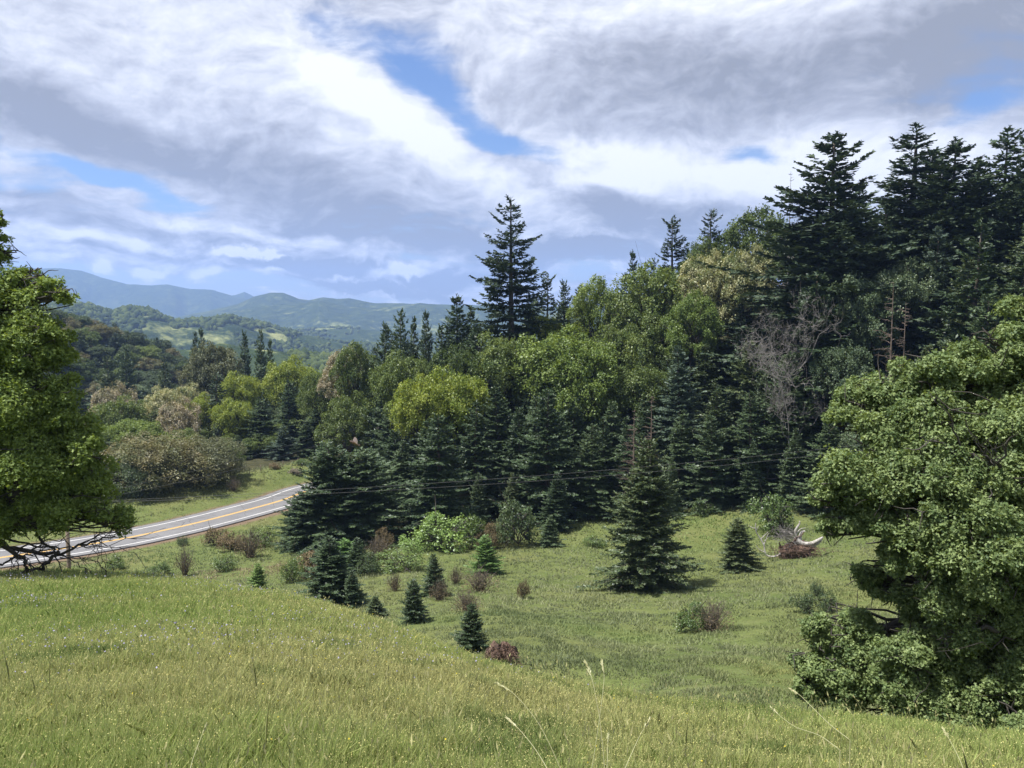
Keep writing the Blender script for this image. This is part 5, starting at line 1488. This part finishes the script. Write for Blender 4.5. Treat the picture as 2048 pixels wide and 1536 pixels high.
# how much of the blue is covered
cover = math_n(nt, 'ADD', math_n(nt, 'MULTIPLY', nl, .60), math_n(nt, 'MULTIPLY_ADD', ns, 1.15, -.26))
cover = math_n(nt, 'ADD', cover, math_n(nt, 'MULTIPLY', nf, .70))
cover = math_n(nt, 'ADD', cover, math_n(nt, 'MULTIPLY_ADD', nfine, .30, -.28))
cover = math_n(nt, 'ADD', cover, math_n(nt, 'MULTIPLY', math_n(nt, 'MULTIPLY', math_n(nt, 'SUBTRACT', nfine, .5), lowm.outputs[0]), .9))
cover = total([(-.34, spot(950, 235, 180, 46, -27)), (-.38, spot(1050, 284, 150, 30, -16)), (-.28, spot(880, 165, 150, 80, -35)), (-.26, spot(700, 110, 240, 90, -30, aw_soft)),
               (-.50, spot(1495, 287, 70, 24, -12)), (-.40, spot(1955, 225, 80, 28, 24)), (-.16, spot(1880, 195, 110, 34, 10)),
               (-.36, spot(110, 322, 190, 26, -11)), (-.42, spot(270, 352, 150, 22, -10)), (-.50, spot(360, 402, 80, 24, -8)), (-.26, spot(60, 370, 170, 30, -8)),
               (-.34, spot(640, 592, 900, 34, -2)), (-.34, spot(300, 560, 560, 30, -1)), (-.50, spot(1160, 548, 110, 22, 0)), (-.3, spot(860, 515, 110, 20, 0)),
               (.45, spot(720, 200, 260, 46, -27)), (.45, spot(930, 320, 200, 40, -24)), (.4, spot(1250, 360, 280, 80)), (.35, spot(1300, 120, 500, 150, 0, aw_soft)), (.3, spot(400, 230, 500, 90, -12, aw_soft)),
               (.6, spot(600, 522, 190, 26, -4)), (.6, spot(790, 552, 190, 30, 0)), (.3, spot(300, 500, 260, 30, 0)), (.4, spot(430, 545, 46, 9)), (.45, spot(295, 540, 36, 9)), (.45, spot(208, 542, 20, 14))], cover)
m_ = nd(nt, 'ShaderNodeMapRange', interpolation_type='SMOOTHSTEP'); nt.links.new(cover, m_.inputs[0]); m_.inputs[1].default_value = .24; m_.inputs[2].default_value = .74
cov = m_.outputs[0]
# how bright the cloud is there
br = math_n(nt, 'ADD', math_n(nt, 'MULTIPLY_ADD', nf, .50, .18), math_n(nt, 'MULTIPLY', math_n(nt, 'SUBTRACT', nf, nfl), 1.1))
br = math_n(nt, 'ADD', br, math_n(nt, 'MULTIPLY_ADD', ns, .30, -.15))
br = math_n(nt, 'ADD', br, math_n(nt, 'MULTIPLY_ADD', nl, .60, -.30))
br = math_n(nt, 'ADD', br, math_n(nt, 'MULTIPLY', math_n(nt, 'MULTIPLY_ADD', nfine, 2.0, -1.0), math_n(nt, 'MAXIMUM', lowm.outputs[0], .22)))
br = total([(.40, spot(880, 295, 330, 44, -28)), (.30, spot(720, 215, 170, 44, -24)), (.24, spot(500, 110, 460, 130, -20, aw_soft)), (.25, spot(1010, 70, 230, 90, -20, aw_soft)), (.18, spot(260, 185, 330, 50, -20, aw_soft)), (.15, spot(560, 260, 260, 50, -26, aw_soft)),
            (.50, spot(1190, 320, 120, 58, 0, aw_f, .7)), (.46, spot(1370, 340, 150, 60, 0, aw_f, .8)), (.36, spot(1560, 330, 150, 70)), (.42, spot(1800, 330, 260, 80)), (.26, spot(1620, 30, 200, 70, 0, aw_soft)), (.28, spot(1330, 20, 260, 50, 0, aw_soft)), (.2, spot(1720, 180, 60, 90, -50)),
            (-.30, spot(1280, 165, 280, 95, 0, aw_soft)), (-.46, spot(1880, 110, 260, 130, 12, aw_soft)), (-.12, spot(1600, 190, 220, 60, 8, aw_soft)), (-.44, spot(1330, 420, 210, 66)), (-.75, spot(1140, 505, 200, 30, 0, aw_f, .8)), (-.25, spot(1220, 390, 80, 60)),
            (-.34, spot(70, 215, 180, 70, -12, aw_soft)), (-.30, spot(290, 285, 220, 54, -16, aw_soft)), (-.20, spot(480, 250, 140, 60, -20)), (-.26, spot(520, 330, 240, 50, -14)), (-.36, spot(700, 425, 260, 50, -6)), (-.55, spot(860, 475, 220, 30, -6, aw_f, .9)), (-.22, spot(620, 300, 120, 44, -30)),
            (-.80, spot(660, 527, 170, 16, -2, aw_f, .8)), (-1.0, spot(760, 566, 170, 13, -2, aw_f, .8)), (-.6, spot(900, 548, 90, 14, 0, aw_f, .8)), (-.22, spot(380, 478, 260, 20, -4)), (-.26, spot(180, 440, 180, 20, -4)), (-.30, spot(250, 500, 200, 10, -3)), (-.25, spot(120, 400, 160, 12, -7)),
            (.7, spot(478, 506, 34, 13, 0, aw_f, .8)), (.8, spot(530, 501, 46, 15, 0, aw_f, .8)), (.6, spot(578, 510, 26, 11, 0, aw_f, .8)), (.6, spot(765, 537, 40, 9, 0, aw_f, .8)), (.8, spot(822, 530, 34, 11, 0, aw_f, .8)), (.30, spot(230, 480, 260, 20)), (.30, spot(560, 462, 300, 14, -4)), (.6, spot(430, 545, 46, 9)), (.7, spot(295, 540, 36, 9)), (.7, spot(208, 542, 20, 14))], br)
ccol = ramp(nt, br, [(.02, (.172, .177, .192)), (.22, (.238, .245, .270)), (.44, (.330, .341, .380)), (.64, (.435, .447, .482)), (.90, (.57, .575, .595))])
low = nd(nt, 'ShaderNodeMapRange'); nt.links.new(el, low.inputs[0]); low.inputs[1].default_value = .0; low.inputs[2].default_value = .14; low.inputs[3].default_value = .85; low.inputs[4].default_value = 0
skyt = mixc(nt, 1.0, sky.outputs[0], (.66, .80, 1.05), 'MULTIPLY')
bl = nd(nt, 'ShaderNodeHueSaturation', i_Saturation=1.0, i_Value=.62); nt.links.new(skyt, bl.inputs['Color'])
hz = mixc(nt, low.outputs[0], bl.outputs[0], (2.6, 2.9, 3.4))
sc10 = nd(nt, 'ShaderNodeVectorMath', operation='SCALE'); nt.links.new(ccol, sc10.inputs[0]); sc10.inputs['Scale'].default_value = 9.0
fin = mixc(nt, cov, hz, sc10.outputs[0])
nt.links.new(fin, bg.inputs[0])

SC.view_settings.view_transform = 'Standard'; SC.view_settings.look = 'None'; SC.view_settings.exposure = 1.16; SC.view_settings.gamma = 1
SC.render.engine = 'CYCLES'
cy = SC.cycles
cy.max_bounces = 6; cy.diffuse_bounces = 3; cy.glossy_bounces = 1; cy.transmission_bounces = 4; cy.transparent_max_bounces = 4; cy.volume_bounces = 1
print('things', len([o for o in bpy.data.objects if not o.parent]), 'objects', len(bpy.data.objects))
